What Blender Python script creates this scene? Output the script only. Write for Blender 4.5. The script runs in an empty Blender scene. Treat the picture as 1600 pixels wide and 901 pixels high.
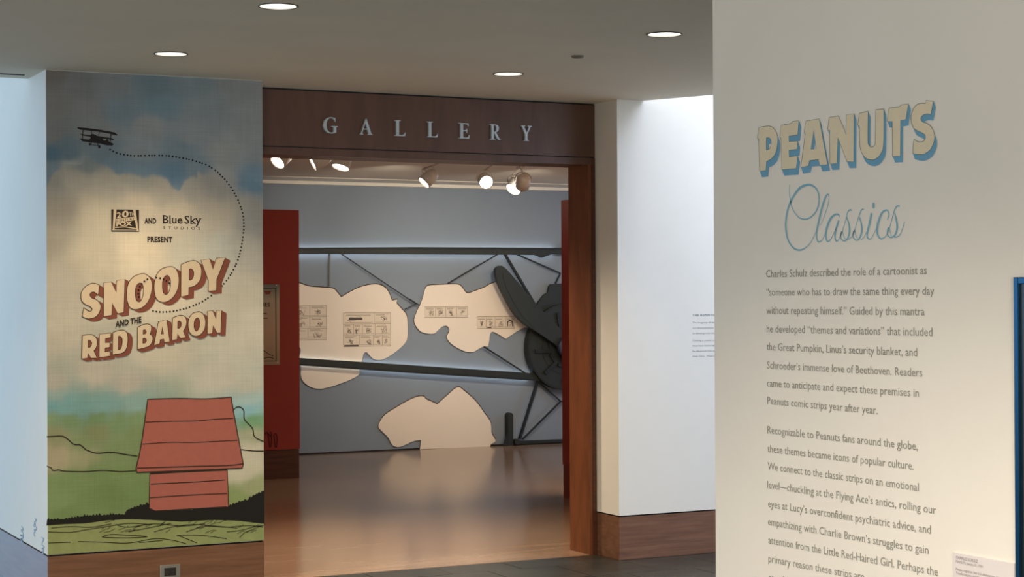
import bpy, bmesh, math, random
from mathutils import Vector, Matrix, noise
from mathutils.geometry import tessellate_polygon
random.seed(7)
S = bpy.context.scene
C = bpy.context.collection
PI = math.pi
# ------------------------------------------------------------------ camera
F_PX, YAW, PIT, ROL, CAM_H = 2797.4, math.radians(26.75), math.radians(.3016), math.radians(-.3011), 1.6
fw = Vector((math.sin(YAW)*math.cos(PIT), math.cos(YAW)*math.cos(PIT), math.sin(PIT)))
rt0 = Vector((math.cos(YAW), -math.sin(YAW), 0)); up0 = rt0.cross(fw)
rt = rt0*math.cos(ROL) + up0*math.sin(ROL); up = up0*math.cos(ROL) - rt0*math.sin(ROL)
cam = bpy.data.objects.new('camera', bpy.data.cameras.new('camera')); C.objects.link(cam)
cam.data.sensor_width = 36; cam.data.lens = F_PX*36/1600; cam.data.clip_start = .05; cam.data.clip_end = 100
M = Matrix((rt, up, -fw)).transposed().to_4x4(); M.translation = (0, 0, CAM_H); cam.matrix_world = M
S.camera = cam
# ------------------------------------------------------------------ world, lights, exposure
W = bpy.data.worlds.new('world'); S.world = W; W.use_nodes = True
bg = W.node_tree.nodes['Background']; bg.inputs[0].default_value = (.66, .82, 1, 1); bg.inputs[1].default_value = .9
S.view_settings.view_transform = 'Standard'; S.view_settings.look = 'None'; S.view_settings.gamma = 1
S.view_settings.use_curve_mapping = False; S.view_settings.exposure = 0.4
S.cycles.use_denoising = True
S.cycles.max_bounces = 8; S.cycles.diffuse_bounces = 5; S.cycles.glossy_bounces = 4
S.cycles.sample_clamp_indirect = 4
CEIL = 2.807
def light(name, kind, loc, target, energy, col, **kw):
    l = bpy.data.lights.new(name, kind); l.energy = energy; l.color = col
    for k, v in kw.items(): setattr(l, k, v)
    o = bpy.data.objects.new(name, l); C.objects.link(o); o.location = loc
    o.rotation_euler = (Vector(target)-Vector(loc)).to_track_quat('-Z', 'Y').to_euler()
    return o
def portal(loc, target, sx, sy):
    o = light('daylight_opening', 'AREA', loc, target, 1, (1, 1, 1), shape='RECTANGLE', size=sx, size_y=sy)
    o.data.cycles.is_portal = True
WARM = (1, .82, .60)
DAY = (.70, .86, 1)
# daylight through the openings of the hall: window wall left, end window of the left bay, skylight on the right
light('daylight_left_window', 'AREA', (-4.9, 12.6, 2.3), (2, 12.6, 2.1), 115, (.40, .68, 1), shape='RECTANGLE', size=5.5, size_y=3)
light('daylight_end_window', 'AREA', (-1.5, 17.9, 2.0), (-1.5, 9, 2.0), 120, (.34, .62, 1), shape='RECTANGLE', size=6, size_y=3.9)
light('daylight_skylight', 'AREA', (8.0, 6.7, 4.5), (7.0, 9.0, 1.0), 160, (.70, .79, 1), shape='RECTANGLE', size=2.2, size_y=2.6)
light('daylight_right_window', 'AREA', (9.1, 6.0, 2.2), (6.5, 9.4, 1.6), 80, (.70, .79, 1), shape='RECTANGLE', size=4, size_y=3.6)
light('fill_behind_camera', 'AREA', (-1.0, -3.9, 1.5), (0, 8, 1.4), 400, (.98, .97, .95), shape='RECTANGLE', size=6, size_y=2.2)  # unseen fill lamp added behind the camera, no window built there
DOWN = [(2.463, 8.592), (2.463, 7.011), (4.327, 8.615), (4.327, 7.017)]
DOWN_OFF = [(.6, 7.01), (.6, 5.4), (2.463, 5.4), (.9, 3.0), (1.2, 1.4), (-1.2, 5.4), (-1.2, 8.6), (.6, 8.6)]
for i, (x, y) in enumerate(DOWN + DOWN_OFF):
    light('downlight_lamp', 'SPOT', (x, y, CEIL-.02), (x, y, 0), 105 if y > 3.5 else 300, WARM if y > 3.5 else (1, .87, .71), spot_size=math.radians(125), spot_blend=.8, shadow_soft_size=.07)
# gallery track lamps beyond the header, aimed at the far wall
for x, y, tx, tz, e in ((6.3, 14.4, 6.9, 1.75, 100), (7.7, 14.4, 8.3, 1.75, 100), (9.2, 14.2, 9.3, 1.6, 40)):
    light('gallery_track_lamp', 'SPOT', (x, y, CEIL-.16), (tx, 17.4 if y > 12.5 else 15.2, tz), e, (1, .90, .77), spot_size=math.radians(68), spot_blend=.9, shadow_soft_size=.05)
light('gallery_room_light', 'AREA', (8.2, 11.5, CEIL-.03), (8.2, 11.5, 0), 70, (1, .82, .62), shape='RECTANGLE', size=2.2, size_y=2)
light('gallery_entry_light', 'SPOT', (4.4, 11.0, CEIL-.1), (4.7, 10.3, 0), 170, (1, .82, .62), spot_size=math.radians(100), spot_blend=.9, shadow_soft_size=.1)
light('gallery_end_daylight', 'AREA', (12.6, 15.5, 1.5), (9, 17, 1), 45, (.50, .68, 1), shape='RECTANGLE', size=2, size_y=2)

# ------------------------------------------------------------------ materials
def lin(c):
    if isinstance(c, str): c = tuple(int(c[i:i+2], 16) for i in (0, 2, 4))
    return tuple(((v/255)/12.92 if v/255 <= .04045 else ((v/255+.055)/1.055)**2.4) for v in c)
def mat(name, col, rough=.6, metal=0, var=0, scale=8, stretch=(1, 1, 1), bump=0, bscale=60, emit=0, spec=.5, coat=0, col2=None):
    m = bpy.data.materials.new(name); m.use_nodes = True; nt = m.node_tree; N = nt.nodes; L = nt.links
    b = N['Principled BSDF']; c = lin(col) if (isinstance(col, str) or max(col) > 1) else col
    b.inputs['Base Color'].default_value = (*c, 1); b.inputs['Roughness'].default_value = rough
    b.inputs['Metallic'].default_value = metal; b.inputs['Specular IOR Level'].default_value = spec
    b.inputs['Coat Weight'].default_value = coat; b.inputs['Coat Roughness'].default_value = .15
    tc = N.new('ShaderNodeTexCoord'); mp = N.new('ShaderNodeMapping'); mp.inputs['Scale'].default_value = stretch
    L.new(tc.outputs['Object'], mp.inputs[0])
    if var or col2:
        n = N.new('ShaderNodeTexNoise'); n.inputs['Scale'].default_value = scale; n.inputs['Detail'].default_value = 6
        n.inputs['Roughness'].default_value = .65; n.inputs['Distortion'].default_value = .4
        r = N.new('ShaderNodeValToRGB'); c2 = lin(col2) if col2 else tuple(v*(1-var) for v in c)
        r.color_ramp.elements[0].position = .3; r.color_ramp.elements[1].position = .72
        r.color_ramp.elements[0].color = (*c2, 1); r.color_ramp.elements[1].color = (*[min(1, v*(1+var*.6)) for v in c], 1)
        L.new(mp.outputs[0], n.inputs['Vector']); L.new(n.outputs[0], r.inputs[0]); L.new(r.outputs[0], b.inputs['Base Color'])
    if bump:
        n2 = N.new('ShaderNodeTexNoise'); n2.inputs['Scale'].default_value = bscale; n2.inputs['Detail'].default_value = 4
        bp = N.new('ShaderNodeBump'); bp.inputs['Strength'].default_value = bump; bp.inputs['Distance'].default_value = .01
        L.new(mp.outputs[0], n2.inputs['Vector']); L.new(n2.outputs[0], bp.inputs['Height']); L.new(bp.outputs[0], b.inputs['Normal'])
    if emit:
        b.inputs['Emission Color'].default_value = (*c, 1); b.inputs['Emission Strength'].default_value = emit
    return m
def ink(name, col, rough=.7): return mat(name, col, rough, spec=.25)
m_white = mat('white_wall_paint', 'e6e2d8', .75, var=.02, scale=3, bump=.03, bscale=250, spec=.25)
m_cream = mat('cream_wall_paint', 'ddd7cd', .75, var=.03, scale=2.5, bump=.03, bscale=250, spec=.25)
m_ceil = mat('ceiling_paint', 'e6dfce', .85, var=.03, scale=2, bump=.02, bscale=200, spec=.2)
m_wood_h = mat('cherry_wood_horizontal', '7b5741', .38, var=.22, scale=5, stretch=(.5, 3, 9), bump=.05, bscale=60, col2='62402b')
m_wood_b = mat('cherry_wood_polished', '7b5741', .28, var=.2, scale=5, stretch=(.5, .5, 9), bump=.02, bscale=60, col2='624531', spec=.5, coat=.2)
m_wood_v = mat('cherry_wood_vertical', '7f4a2c', .36, var=.22, scale=5, stretch=(9, 3, .5), bump=.05, bscale=60, col2='633821')
m_wood_hd = mat('header_wood', '66493a', .42, var=.12, scale=3, stretch=(4, 3, .6), bump=.03, bscale=60, col2='573d31')
m_gap = mat('dark_reveal', '15120f', .8)
m_floorw = mat('polished_wood_floor', 'ab8d72', .16, var=.12, scale=1.6, stretch=(.5, 2.6, 1), bump=.012, bscale=5, col2='98785c', spec=.8)
m_stone = mat('dark_stone', '32342c', .3, var=.35, scale=3.5, stretch=(1, 2.2, 1), bump=.12, bscale=14, col2='201f1c')
m_grout = mat('stone_grout', '4a4943', .8)
m_blue = mat('blue_grey_wall', '858e96', .8, var=.04, scale=1.5, bump=.03, bscale=150, spec=.2)
m_red = mat('red_wall_paint', '96382c', .65, var=.06, scale=2, bump=.03, bscale=200, spec=.3)
m_darkwood = mat('dark_base_wood', '5b3420', .4, var=.2, scale=5, stretch=(.5, 3, 9), col2='44261a')
m_green = mat('dark_green_board', '1c221c', .55, var=.12, scale=6)
m_green2 = mat('darker_green_board', '0e1211', .6)
m_cloud = mat('cloud_board', 'eadbc6', .75, var=.02, scale=3, spec=.2)
m_edge_shade = mat('edge_shade_brown', '4f3c2c', .8)  # dark tone for the shadow-gap outline of the clouds
m_edge = mat('board_cut_edge', '8a6f55', .7)
m_metal = mat('brushed_letter_metal', 'c6d2d6', .4, metal=.35, var=.06, scale=40)
m_lampw = mat('white_lamp_enamel', 'd8d0c4', .35, var=.02)
m_black = ink('black_ink', '17150f')
m_brownink = ink('dark_brown_ink', '2c2216')
# ------------------------------------------------------------------ object helpers
def tag(o, label=None, cat=None, group=None, kind=None):
    if label: o['label'] = label
    if cat: o['category'] = cat
    if group: o['group'] = group
    if kind: o['kind'] = kind
    return o
def empty(name, loc=(0, 0, 0)):
    o = bpy.data.objects.new(name, None); C.objects.link(o); o.location = loc; o.empty_display_size = .1; return o
def put(name, verts, faces, m, parent=None, smooth=False):
    me = bpy.data.meshes.new(name); me.from_pydata([tuple(v) for v in verts], [], faces); me.update()
    me.materials.append(m)
    if smooth:
        for p in me.polygons: p.use_smooth = True
    o = bpy.data.objects.new(name, me); C.objects.link(o)
    if parent:
        o.parent = parent; w = Matrix.Translation(parent.location)
        if parent.parent: w = Matrix.Translation(Vector((0, 0, 0)))
        o.matrix_parent_inverse = w.inverted()
    return o
class MB:
    def __init__(s): s.v = []; s.f = []
    def add(s, vs, fs):
        n = len(s.v); s.v += [tuple(v) for v in vs]; s.f += [tuple(i+n for i in f) for f in fs]; return s
    def box(s, x0, x1, y0, y1, z0, z1, b=0):
        if not b:
            return s.add([(x0, y0, z0), (x1, y0, z0), (x1, y1, z0), (x0, y1, z0), (x0, y0, z1), (x1, y0, z1), (x1, y1, z1), (x0, y1, z1)],
                  [(3, 2, 1, 0), (4, 5, 6, 7), (0, 1, 5, 4), (1, 2, 6, 5), (2, 3, 7, 6), (3, 0, 4, 7)])
        bm = bmesh.new(); bmesh.ops.create_cube(bm, size=1)
        for v in bm.verts: v.co = ((x0+x1)/2+v.co.x*(x1-x0), (y0+y1)/2+v.co.y*(y1-y0), (z0+z1)/2+v.co.z*(z1-z0))
        bmesh.ops.bevel(bm, geom=bm.edges[:], offset=b, segments=2, affect='EDGES', profile=.7)
        bm.verts.index_update(); s.add([v.co[:] for v in bm.verts], [[v.index for v in f.verts] for f in bm.faces]); bm.free(); return s
    def lathe(s, prof, cen, axis=(0, 0, 1), n=32, close=False):
        q = Vector((0, 0, 1)).rotation_difference(Vector(axis).normalized()); cen = Vector(cen); vs = []; fs = []
        for r, h in prof:
            for i in range(n):
                a = 2*PI*i/n; vs.append(cen + q @ Vector((r*math.cos(a), r*math.sin(a), h)))
        for k in range(len(prof)-1):
            for i in range(n):
                j = (i+1) % n; fs.append((k*n+i, k*n+j, (k+1)*n+j, (k+1)*n+i))
        if close:
            fs.append(tuple(range(n-1, -1, -1))); fs.append(tuple((len(prof)-1)*n+i for i in range(n)))
        return s.add(vs, fs)
    def tube(s, pts, r, n=8):
        pts = [Vector(p) for p in pts]; vs = []; fs = []
        for k, p in enumerate(pts):
            d = (pts[min(k+1, len(pts)-1)]-pts[max(k-1, 0)]).normalized(); q = Vector((0, 0, 1)).rotation_difference(d)
            for i in range(n): a = 2*PI*i/n; vs.append(p + q @ Vector((r*math.cos(a), r*math.sin(a), 0)))
        for k in range(len(pts)-1):
            for i in range(n): j = (i+1) % n; fs.append((k*n+i, k*n+j, (k+1)*n+j, (k+1)*n+i))
        fs.append(tuple(range(n-1, -1, -1))); fs.append(tuple((len(pts)-1)*n+i for i in range(n)))
        return s.add(vs, fs)
    def build(s, name, m, parent=None, smooth=False): return put(name, s.v, s.f, m, parent, smooth)
def box(name, dims, m, parent=None, b=0): return MB().box(*dims, b=b).build(name, m, parent)
def struct(name, dims, m, parent=None):
    o = box(name, dims, m, parent)
    if not parent: o['kind'] = 'structure'
    return o
# a point of the picture taken back to a plane of the place: ax 0/1/2 = the plane x/y/z = v
def at(px, py, ax, v):
    d = fw*F_PX + rt*(px-800) + up*(450.5-py); o = Vector((0, 0, CAM_H)); return o + d*((v-o[ax])/d[ax])
# wall frames: a runs to the right, b up, h away from the wall towards the viewer
class Wall:
    def __init__(s, ax, v): s.ax = ax; s.v = v
    def p3(s, a, b, h=0): return (a, s.v-h, b) if s.ax == 1 else (s.v-h, -a, b)
    def uv(s, px, py):
        p = at(px, py, s.ax, s.v); return (p.x, p.z) if s.ax == 1 else (-p.y, p.z)
MURAL, SIDE, HEAD, BACK, PART, NEAR = Wall(1, 9.452), Wall(0, 2.04), Wall(1, 9.725), Wall(1, 17.4), Wall(1, 15.15), Wall(0, 2.6)
def Z(w, x0, y0, s, pts):           # points read in an enlarged view of the photograph -> wall coordinates
    out = []
    for p in pts:
        a, b = w.uv(x0+p[0]/s, y0+p[1]/s); out.append((a, b) + tuple(p[2:]))
    return out
def smooth(pts, n=6, closed=True):  # curve through points; a third entry marks a corner
    out = []; k = len(pts)
    for i in range(k if closed else k-1):
        p0, p1, p2, p3 = pts[(i-1) % k], pts[i], pts[(i+1) % k], pts[(i+2) % k]
        if not closed:
            if i == 0: p0 = p1
            if i == k-2: p3 = p2
        c1, c2 = len(p1) > 2, len(p2) > 2
        if c1 and c2: out.append(p1[:2]); continue
        t1 = (0, 0) if c1 else ((p2[0]-p0[0])*.5, (p2[1]-p0[1])*.5); t2 = (0, 0) if c2 else ((p3[0]-p1[0])*.5, (p3[1]-p1[1])*.5)
        for j in range(n):
            t = j/n; a, b, c, d = 2*t**3-3*t*t+1, t**3-2*t*t+t, -2*t**3+3*t*t, t**3-t*t
            out.append((a*p1[0]+b*t1[0]+c*p2[0]+d*t2[0], a*p1[1]+b*t1[1]+c*p2[1]+d*t2[1]))
    if not closed: out.append(pts[-1][:2])
    return out
class Art:                           # flat or thick pieces on a wall frame
    def __init__(s, w): s.w = w; s.m = MB()
    def fill(s, loops, h):
        tris = tessellate_polygon([[Vector((a, b, 0)) for a, b in l] for l in loops]); fl = [p for l in loops for p in l]; fs = []
        for t in tris:
            p, q, r = (fl[i] for i in t)
            if (q[0]-p[0])*(r[1]-p[1])-(q[1]-p[1])*(r[0]-p[0]) < 0: t = t[::-1]
            fs.append(t)
        s.m.add([s.w.p3(a, b, h) for a, b in fl], fs); return s
    def solid(s, loops, h0, h1):
        s.fill(loops, h1)
        for l in loops:
            k = len(l); s.m.add([s.w.p3(a, b, h0) for a, b in l]+[s.w.p3(a, b, h1) for a, b in l], [(i, (i+1) % k, k+(i+1) % k, k+i) for i in range(k)])
        return s
    def sides(s, loops, h0, h1):
        for l in loops:
            k = len(l); s.m.add([s.w.p3(a, b, h0) for a, b in l]+[s.w.p3(a, b, h1) for a, b in l], [(i, (i+1) % k, k+(i+1) % k, k+i) for i in range(k)])
        return s
    def sweep(s, loops, d, h):       # a loop and its drawn depth
        s.fill([[(a+d[0], b+d[1]) for a, b in l] for l in loops], h)
        for l in loops:
            for i in range(len(l)):
                h += 4e-6; p, q = l[i], l[(i+1) % len(l)]; quad = [p, q, (q[0]+d[0], q[1]+d[1]), (p[0]+d[0], p[1]+d[1])]
                ar = sum(quad[k][0]*quad[(k+1) % 4][1]-quad[(k+1) % 4][0]*quad[k][1] for k in range(4))
                if ar < 0: quad = quad[::-1]
                s.m.add([s.w.p3(a, b, h) for a, b in quad], [(0, 1, 2, 3)])
        return s
    def line(s, pts, wd, h, closed=False, h0=None):   # ribbon; wd a number or one per point; h0 makes it a bar
        P = pts + [pts[0]] if closed else pts; k = len(P); Lf = []; Rf = []
        for i in range(k):
            if closed: a, b = P[(i-1) % (k-1)], P[(i+1) % (k-1)]
            else: a, b = P[max(i-1, 0)], P[min(i+1, k-1)]
            dx, dy = b[0]-a[0], b[1]-a[1]; l = math.hypot(dx, dy) or 1; w = (wd[i] if isinstance(wd, list) else wd)/2
            Lf.append((P[i][0]-dy/l*w, P[i][1]+dx/l*w)); Rf.append((P[i][0]+dy/l*w, P[i][1]-dx/l*w))
        for i in range(k-1):
            q = [Rf[i], Rf[i+1], Lf[i+1], Lf[i]]
            if h0 is None: s.m.add([s.w.p3(a, b, h) for a, b in q], [(0, 1, 2, 3)])
            else: s.m.add([s.w.p3(a, b, h) for a, b in q]+[s.w.p3(a, b, h0) for a, b in q], [(0, 1, 2, 3), (7, 6, 5, 4), (0, 4, 5, 1), (1, 5, 6, 2), (2, 6, 7, 3), (3, 7, 4, 0)])
        return s
    def dot(s, c, r, h, n=12, ry=None):
        return s.fill([[(c[0]+r*math.cos(2*PI*i/n), c[1]+(ry or r)*math.sin(2*PI*i/n)) for i in range(n)]], h)
    def rect(s, a0, b0, a1, b1, h): return s.fill([[(a0, b0), (a1, b0), (a1, b1), (a0, b1)]], h)
    def build(s, name, m, parent=None): return s.m.build(name, m, parent)
# text from the built-in font, fitted between two points of a wall
def _mesh_of(txt, spacing, bold):
    cu = bpy.data.curves.new('t', 'FONT'); cu.body = txt; cu.space_character = spacing; cu.offset = bold; cu.resolution_u = 2
    o = bpy.data.objects.new('t', cu); C.objects.link(o); dg = bpy.context.evaluated_depsgraph_get(); dg.update()
    me = bpy.data.meshes.new_from_object(o.evaluated_get(dg)); bpy.data.objects.remove(o)
    vs = [v.co.copy() for v in me.vertices]; fs = [tuple(p.vertices) for p in me.polygons]; bpy.data.meshes.remove(me); return vs, fs
CAPH = max(v.y for v in _mesh_of('H', 1, 0)[0])
def text(art, txt, p0, p1, cap, h, spacing=1.0, bold=0.0, slant=0):
    vs, fs = _mesh_of(txt, spacing, bold); x0 = min(v.x for v in vs); x1 = max(v.x for v in vs)
    dx, dy = p1[0]-p0[0], p1[1]-p0[1]; k = cap/CAPH; out = []
    for v in vs:
        t = (v.x-x0)/(x1-x0); y = v.y*k; out.append(art.w.p3(p0[0]+dx*t+slant*y, p0[1]+dy*t+y, h))
    art.m.add(out, fs); return art
# ------------------------------------------------------------------ the setting
PX0, PX1, COLX, FY, HY = 2.04, 3.224, 5.487, 9.452, 9.735
# ceiling with round cut-outs for the downlights
def circ(x, y, r, n=32): return [(x+r*math.cos(2*PI*i/n), y+r*math.sin(2*PI*i/n)) for i in range(n)]
outer = [(-5, -4), (9, -4), (9, 2.87), (5.675, FY), (COLX, FY), (COLX, HY), (PX1, HY), (PX1, FY), (PX0, FY), (PX0, 9.89), (-5, 9.89)]
holes = [circ(x, y, .078) for x, y in DOWN]
cm = MB(); fl = [p for l in [outer]+holes for p in l]
tr = tessellate_polygon([[Vector((x, y, 0)) for x, y in l] for l in [outer]+holes])
for t in tr:
    p, q, r = (fl[i] for i in t)
    if (q[0]-p[0])*(r[1]-p[1])-(q[1]-p[1])*(r[0]-p[0]) > 0: t = t[::-1]
    cm.add([(fl[i][0], fl[i][1], CEIL) for i in t], [(0, 1, 2)]); cm.add([(fl[i][0], fl[i][1], CEIL+.25) for i in t], [(2, 1, 0)])
for l in [outer]+holes:
    k = len(l); cm.add([(x, y, CEIL) for x, y in l]+[(x, y, CEIL+.25) for x, y in l], [(i, (i+1) % k, k+(i+1) % k, k+i) for i in range(k)])
tag(cm.build('ceiling', m_ceil), kind='structure')
# fascias above the soffit edges
fa = MB(); fa.box(-5, PX0, 9.75, 9.89, CEIL+.25, 4.6)
d = Vector((9-5.675, 2.87-FY, 0)).normalized(); nrm = Vector((-d.y, d.x, 0))*-.1
a0, a1 = Vector((5.675, FY, 0)), Vector((9, 2.87, 0))
fa.add([a0+Vector((0, 0, CEIL+.25)), a1+Vector((0, 0, CEIL+.25)), a1+nrm+Vector((0, 0, CEIL+.25)), a0+nrm+Vector((0, 0, CEIL+.25)), a0+Vector((0, 0, 4.6)), a1+Vector((0, 0, 4.6)), a1+nrm+Vector((0, 0, 4.6)), a0+nrm+Vector((0, 0, 4.6))],
       [(3, 2, 1, 0), (4, 5, 6, 7), (0, 1, 5, 4), (1, 2, 6, 5), (2, 3, 7, 6), (3, 0, 4, 7)])
tag(fa.build('trim_1', m_white), kind='structure')
# the wall end that carries the mural (faces y = FY) and runs back on the left of the gallery
def clad(name, base_name, dims, m, mb):
    x0, x1, y0, y1, z1 = dims
    w = struct(name, (x0, x1, y0, y1, .27, z1), m)
    box('reveal', (x0+.008, x1-.008, y0+.008, y1-.008, .255, .275), m_gap, w)
    struct(base_name, (x0, x1, y0, y1, 0, .261), mb); return w
wall_l = clad('wall_left', 'baseboard_left', (PX0, PX1, FY, HY+.25, 4.6), m_white, m_wood_b)
clad('wall_side', 'baseboard_side', (PX0, PX0+.25, HY+.25, 18, 4.6), m_white, m_wood_b)
wall_r = clad('wall_right', 'baseboard_right', (COLX, 9.2, FY, HY+.25, 4.6), m_white, m_wood_h)
struct('wall_front', (PX1, COLX, HY+.012, HY+.25, 2.47, 4.6), m_white)
struct('wall_near', (2.6, 2.8, -4, 3.974, 0, CEIL), m_cream)
struct('wall_far_left', (-5.2, -5, -4, 9.3, 0, 4.6), m_white)
struct('wall_entrance', (-5.2, 9.4, -4.2, -4, 0, 4.6), m_cream)
struct('wall_far_right', (9.2, 9.4, -4, 10, 0, 4.6), m_white)
struct('floor', (-5.2, 9.4, -4.2, HY, -.1, -.008), m_grout)
struct('floor_left', (-5.2, PX0, HY, 18.2, -.1, 0), m_stone)
tag(MB().box(-5.2, PX0+.25, 9.9, 18.2, 4.6, 4.7).box(5.6, 9.4, 2.5, 5.6, 4.6, 4.7).build('ceiling_upper', m_white), kind='structure')
fl_o = bpy.data.objects['floor']
def tile_mesh(x0, x1, y0, y1):
    b = MB().box(x0+.0022, x1-.0022, y0+.0022, y1-.0022, -.02, random.uniform(-.0008, .0006), b=.0015); return b
cnt = 0
T = .45
rows = [(9.44, HY)] + [(9.44-T*(k+1), 9.44-T*k) for k in range(15)]
for r, (y0, y1) in enumerate(rows):
    off = 4.366 if r % 2 == 0 else 4.366+T/2
    k0 = -9 if r % 2 == 0 else -10
    for k in range(k0, k0+17):
        x0 = off+k*T
        if y1 > FY+.01 and (x0 < PX1-T or x0 > COLX): continue
        x1 = x0+T
        if y1 > FY+.01: x0 = max(x0, PX1); x1 = min(x1, COLX)
        if x1-x0 < .02: continue
        tile_mesh(x0, x1, y0, y1 if not (y1 > FY+.01) else HY).build('stone_tile', m_stone, fl_o); cnt += 1
MB().box(-5.2, 9.4, -4.2, 9.44-T*15, -.02, 0).box(-5.2, off-9*T-.2, 9.44-T*15, FY, -.02, 0).box(7.8, 9.4, 9.44-T*15, FY, -.02, 0).build('stone_slab', m_stone, fl_o)
# door opening with its wooden header and jambs
door = tag(empty('door_1', (4.36, HY, 0)), kind='structure')
box('header_board', (PX1+.002, COLX-.002, 9.725, HY+.01, 2.474, 2.797), m_wood_hd, door)
box('shadow_gap', (PX1+.002, COLX-.002, 9.733, HY+.012, 2.462, 2.806), m_gap, door)
box('header_band', (PX1+.002, 5.458, 9.722, HY+.25, 2.425, 2.468), m_wood_hd, door)
box('casing', (5.458, COLX-.003, 9.722, HY+.25, 0, 2.468), m_darkwood, door)
box('jamb', (5.437, 5.458, 9.727, HY+.25, 0, 2.425), m_wood_v, door)
box('jamb', (PX1+.002, PX1+.03, 9.727, HY+.25, 0, 2.425), m_wood_v, door)
# gallery beyond
GX1 = 12.8
struct('floor_gallery', (PX0+.25, GX1, HY, 17.4, -.1, 0.001), m_floorw)
struct('wall_back', (PX0+.25, GX1, 17.4, 17.6, 0, CEIL+.1), m_blue)
struct('baseboard_back', (PX0+.25, GX1, 17.392, 17.399, 0, .016), m_gap)
struct('ceiling_gallery', (PX0+.25, GX1, HY+.25, 17.4, CEIL, CEIL+.1), m_ceil)
struct('wall_gallery_right', (GX1, GX1+.2, HY, 17.6, 0, CEIL+.1), m_blue)
struct('wall_gallery_front', (9.2, GX1, HY, HY+.25, 0, CEIL+.1), m_cream)
tm = MB().box(PX0+.25, GX1, 17.3, 17.4, 2.775, CEIL).box(PX0+.25, GX1, 16.74, 16.76, CEIL-.006, CEIL)
tag(tm.build('trim_2', m_ceil), kind='structure')
# red partitions
rp = tag(empty('wall_partition', (4.6, 15.3, 0)), kind='structure')
box('panel', (3.4, 5.506, 15.15, 15.45, .262, 2.395), m_red, rp)
box('base', (3.4, 5.500, 15.156, 15.444, 0, .258), m_darkwood, rp)
rq = tag(empty('wall_partition_right', (7.0, 11.3, 0)), kind='structure')
box('panel', (6.822, 7.1, HY+.26, 12.65, .262, 2.38), m_red, rq)
box('base', (6.827, 7.095, HY+.26, 12.645, 0, .258), mat('red_brown_base', '7c2f25', .5), rq)
# ceiling slot on the left
sl = MB().box(-3, 1.985, 9.71, 9.735, CEIL-.003, CEIL+.001)
tag(sl.build('slot_diffuser', m_gap), 'thin dark linear slot in the ceiling left of the mural wall', 'ceiling vent')
# ------------------------------------------------------------------ downlights and the sprinkler cover
m_glow = mat('downlight_glow', (1, .93, .80), .5, emit=2.2)
def lens_mat():
    m = mat('prismatic_lens', (1, .92, .78), .4); nt = m.node_tree; N = nt.nodes; L = nt.links; b = N['Principled BSDF']
    tc = N.new('ShaderNodeTexCoord'); v = N.new('ShaderNodeTexVoronoi'); v.inputs['Scale'].default_value = 45
    mr = N.new('ShaderNodeMapRange'); mr.inputs[1].default_value = 0; mr.inputs[2].default_value = .7; mr.inputs[3].default_value = 1.7; mr.inputs[4].default_value = .75
    L.new(tc.outputs['Object'], v.inputs['Vector']); L.new(v.outputs['Distance'], mr.inputs[0]); L.new(mr.outputs[0], b.inputs['Emission Strength'])
    b.inputs['Emission Color'].default_value = (1, .95, .86, 1); return m
m_lens = lens_mat(); m_rim = mat('dark_rim', '4d483e', .5); m_refl = mat('reflector', 'f0ece0', .25, emit=.25)
DL = ['round downlight recessed in the ceiling just in front of the mural wall', 'round downlight at the top edge of the photo, nearest the camera on the left',
      'round downlight recessed in the ceiling above the letters E and R of the header', 'round downlight in the ceiling left of the big text wall, right of the sprinkler cover']
for (x, y), lb in zip(DOWN, DL):
    t = tag(empty('ceiling_downlight', (x, y, CEIL)), lb, 'ceiling light', 'round downlights in the lobby ceiling')
    MB().lathe([(.084, .0), (.083, -.004), (.078, -.004), (.0765, .0)], (x, y, CEIL), n=40).build('trim_ring', m_rim, t, True)
    MB().lathe([(.0765, -.002), (.074, .03), (.06, .12), (.03, .15), (.001, .15)], (x, y, CEIL), n=40).build('reflector', m_refl, t, True)
    MB().lathe([(.0005, 0), (.074, 0), (.074, .004)], (x, y, CEIL+.006), n=40).build('lens', m_lens, t)
o = MB().lathe([(.001, -.012), (.026, -.011), (.032, -.004), (.034, 0)], (4.321, 7.83, CEIL), n=24).build('sprinkler_cover', mat('grey_cover', '777062', .5), None, True)
tag(o, 'small dull grey round sprinkler cover between the two right-hand downlights', 'sprinkler')
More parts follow.
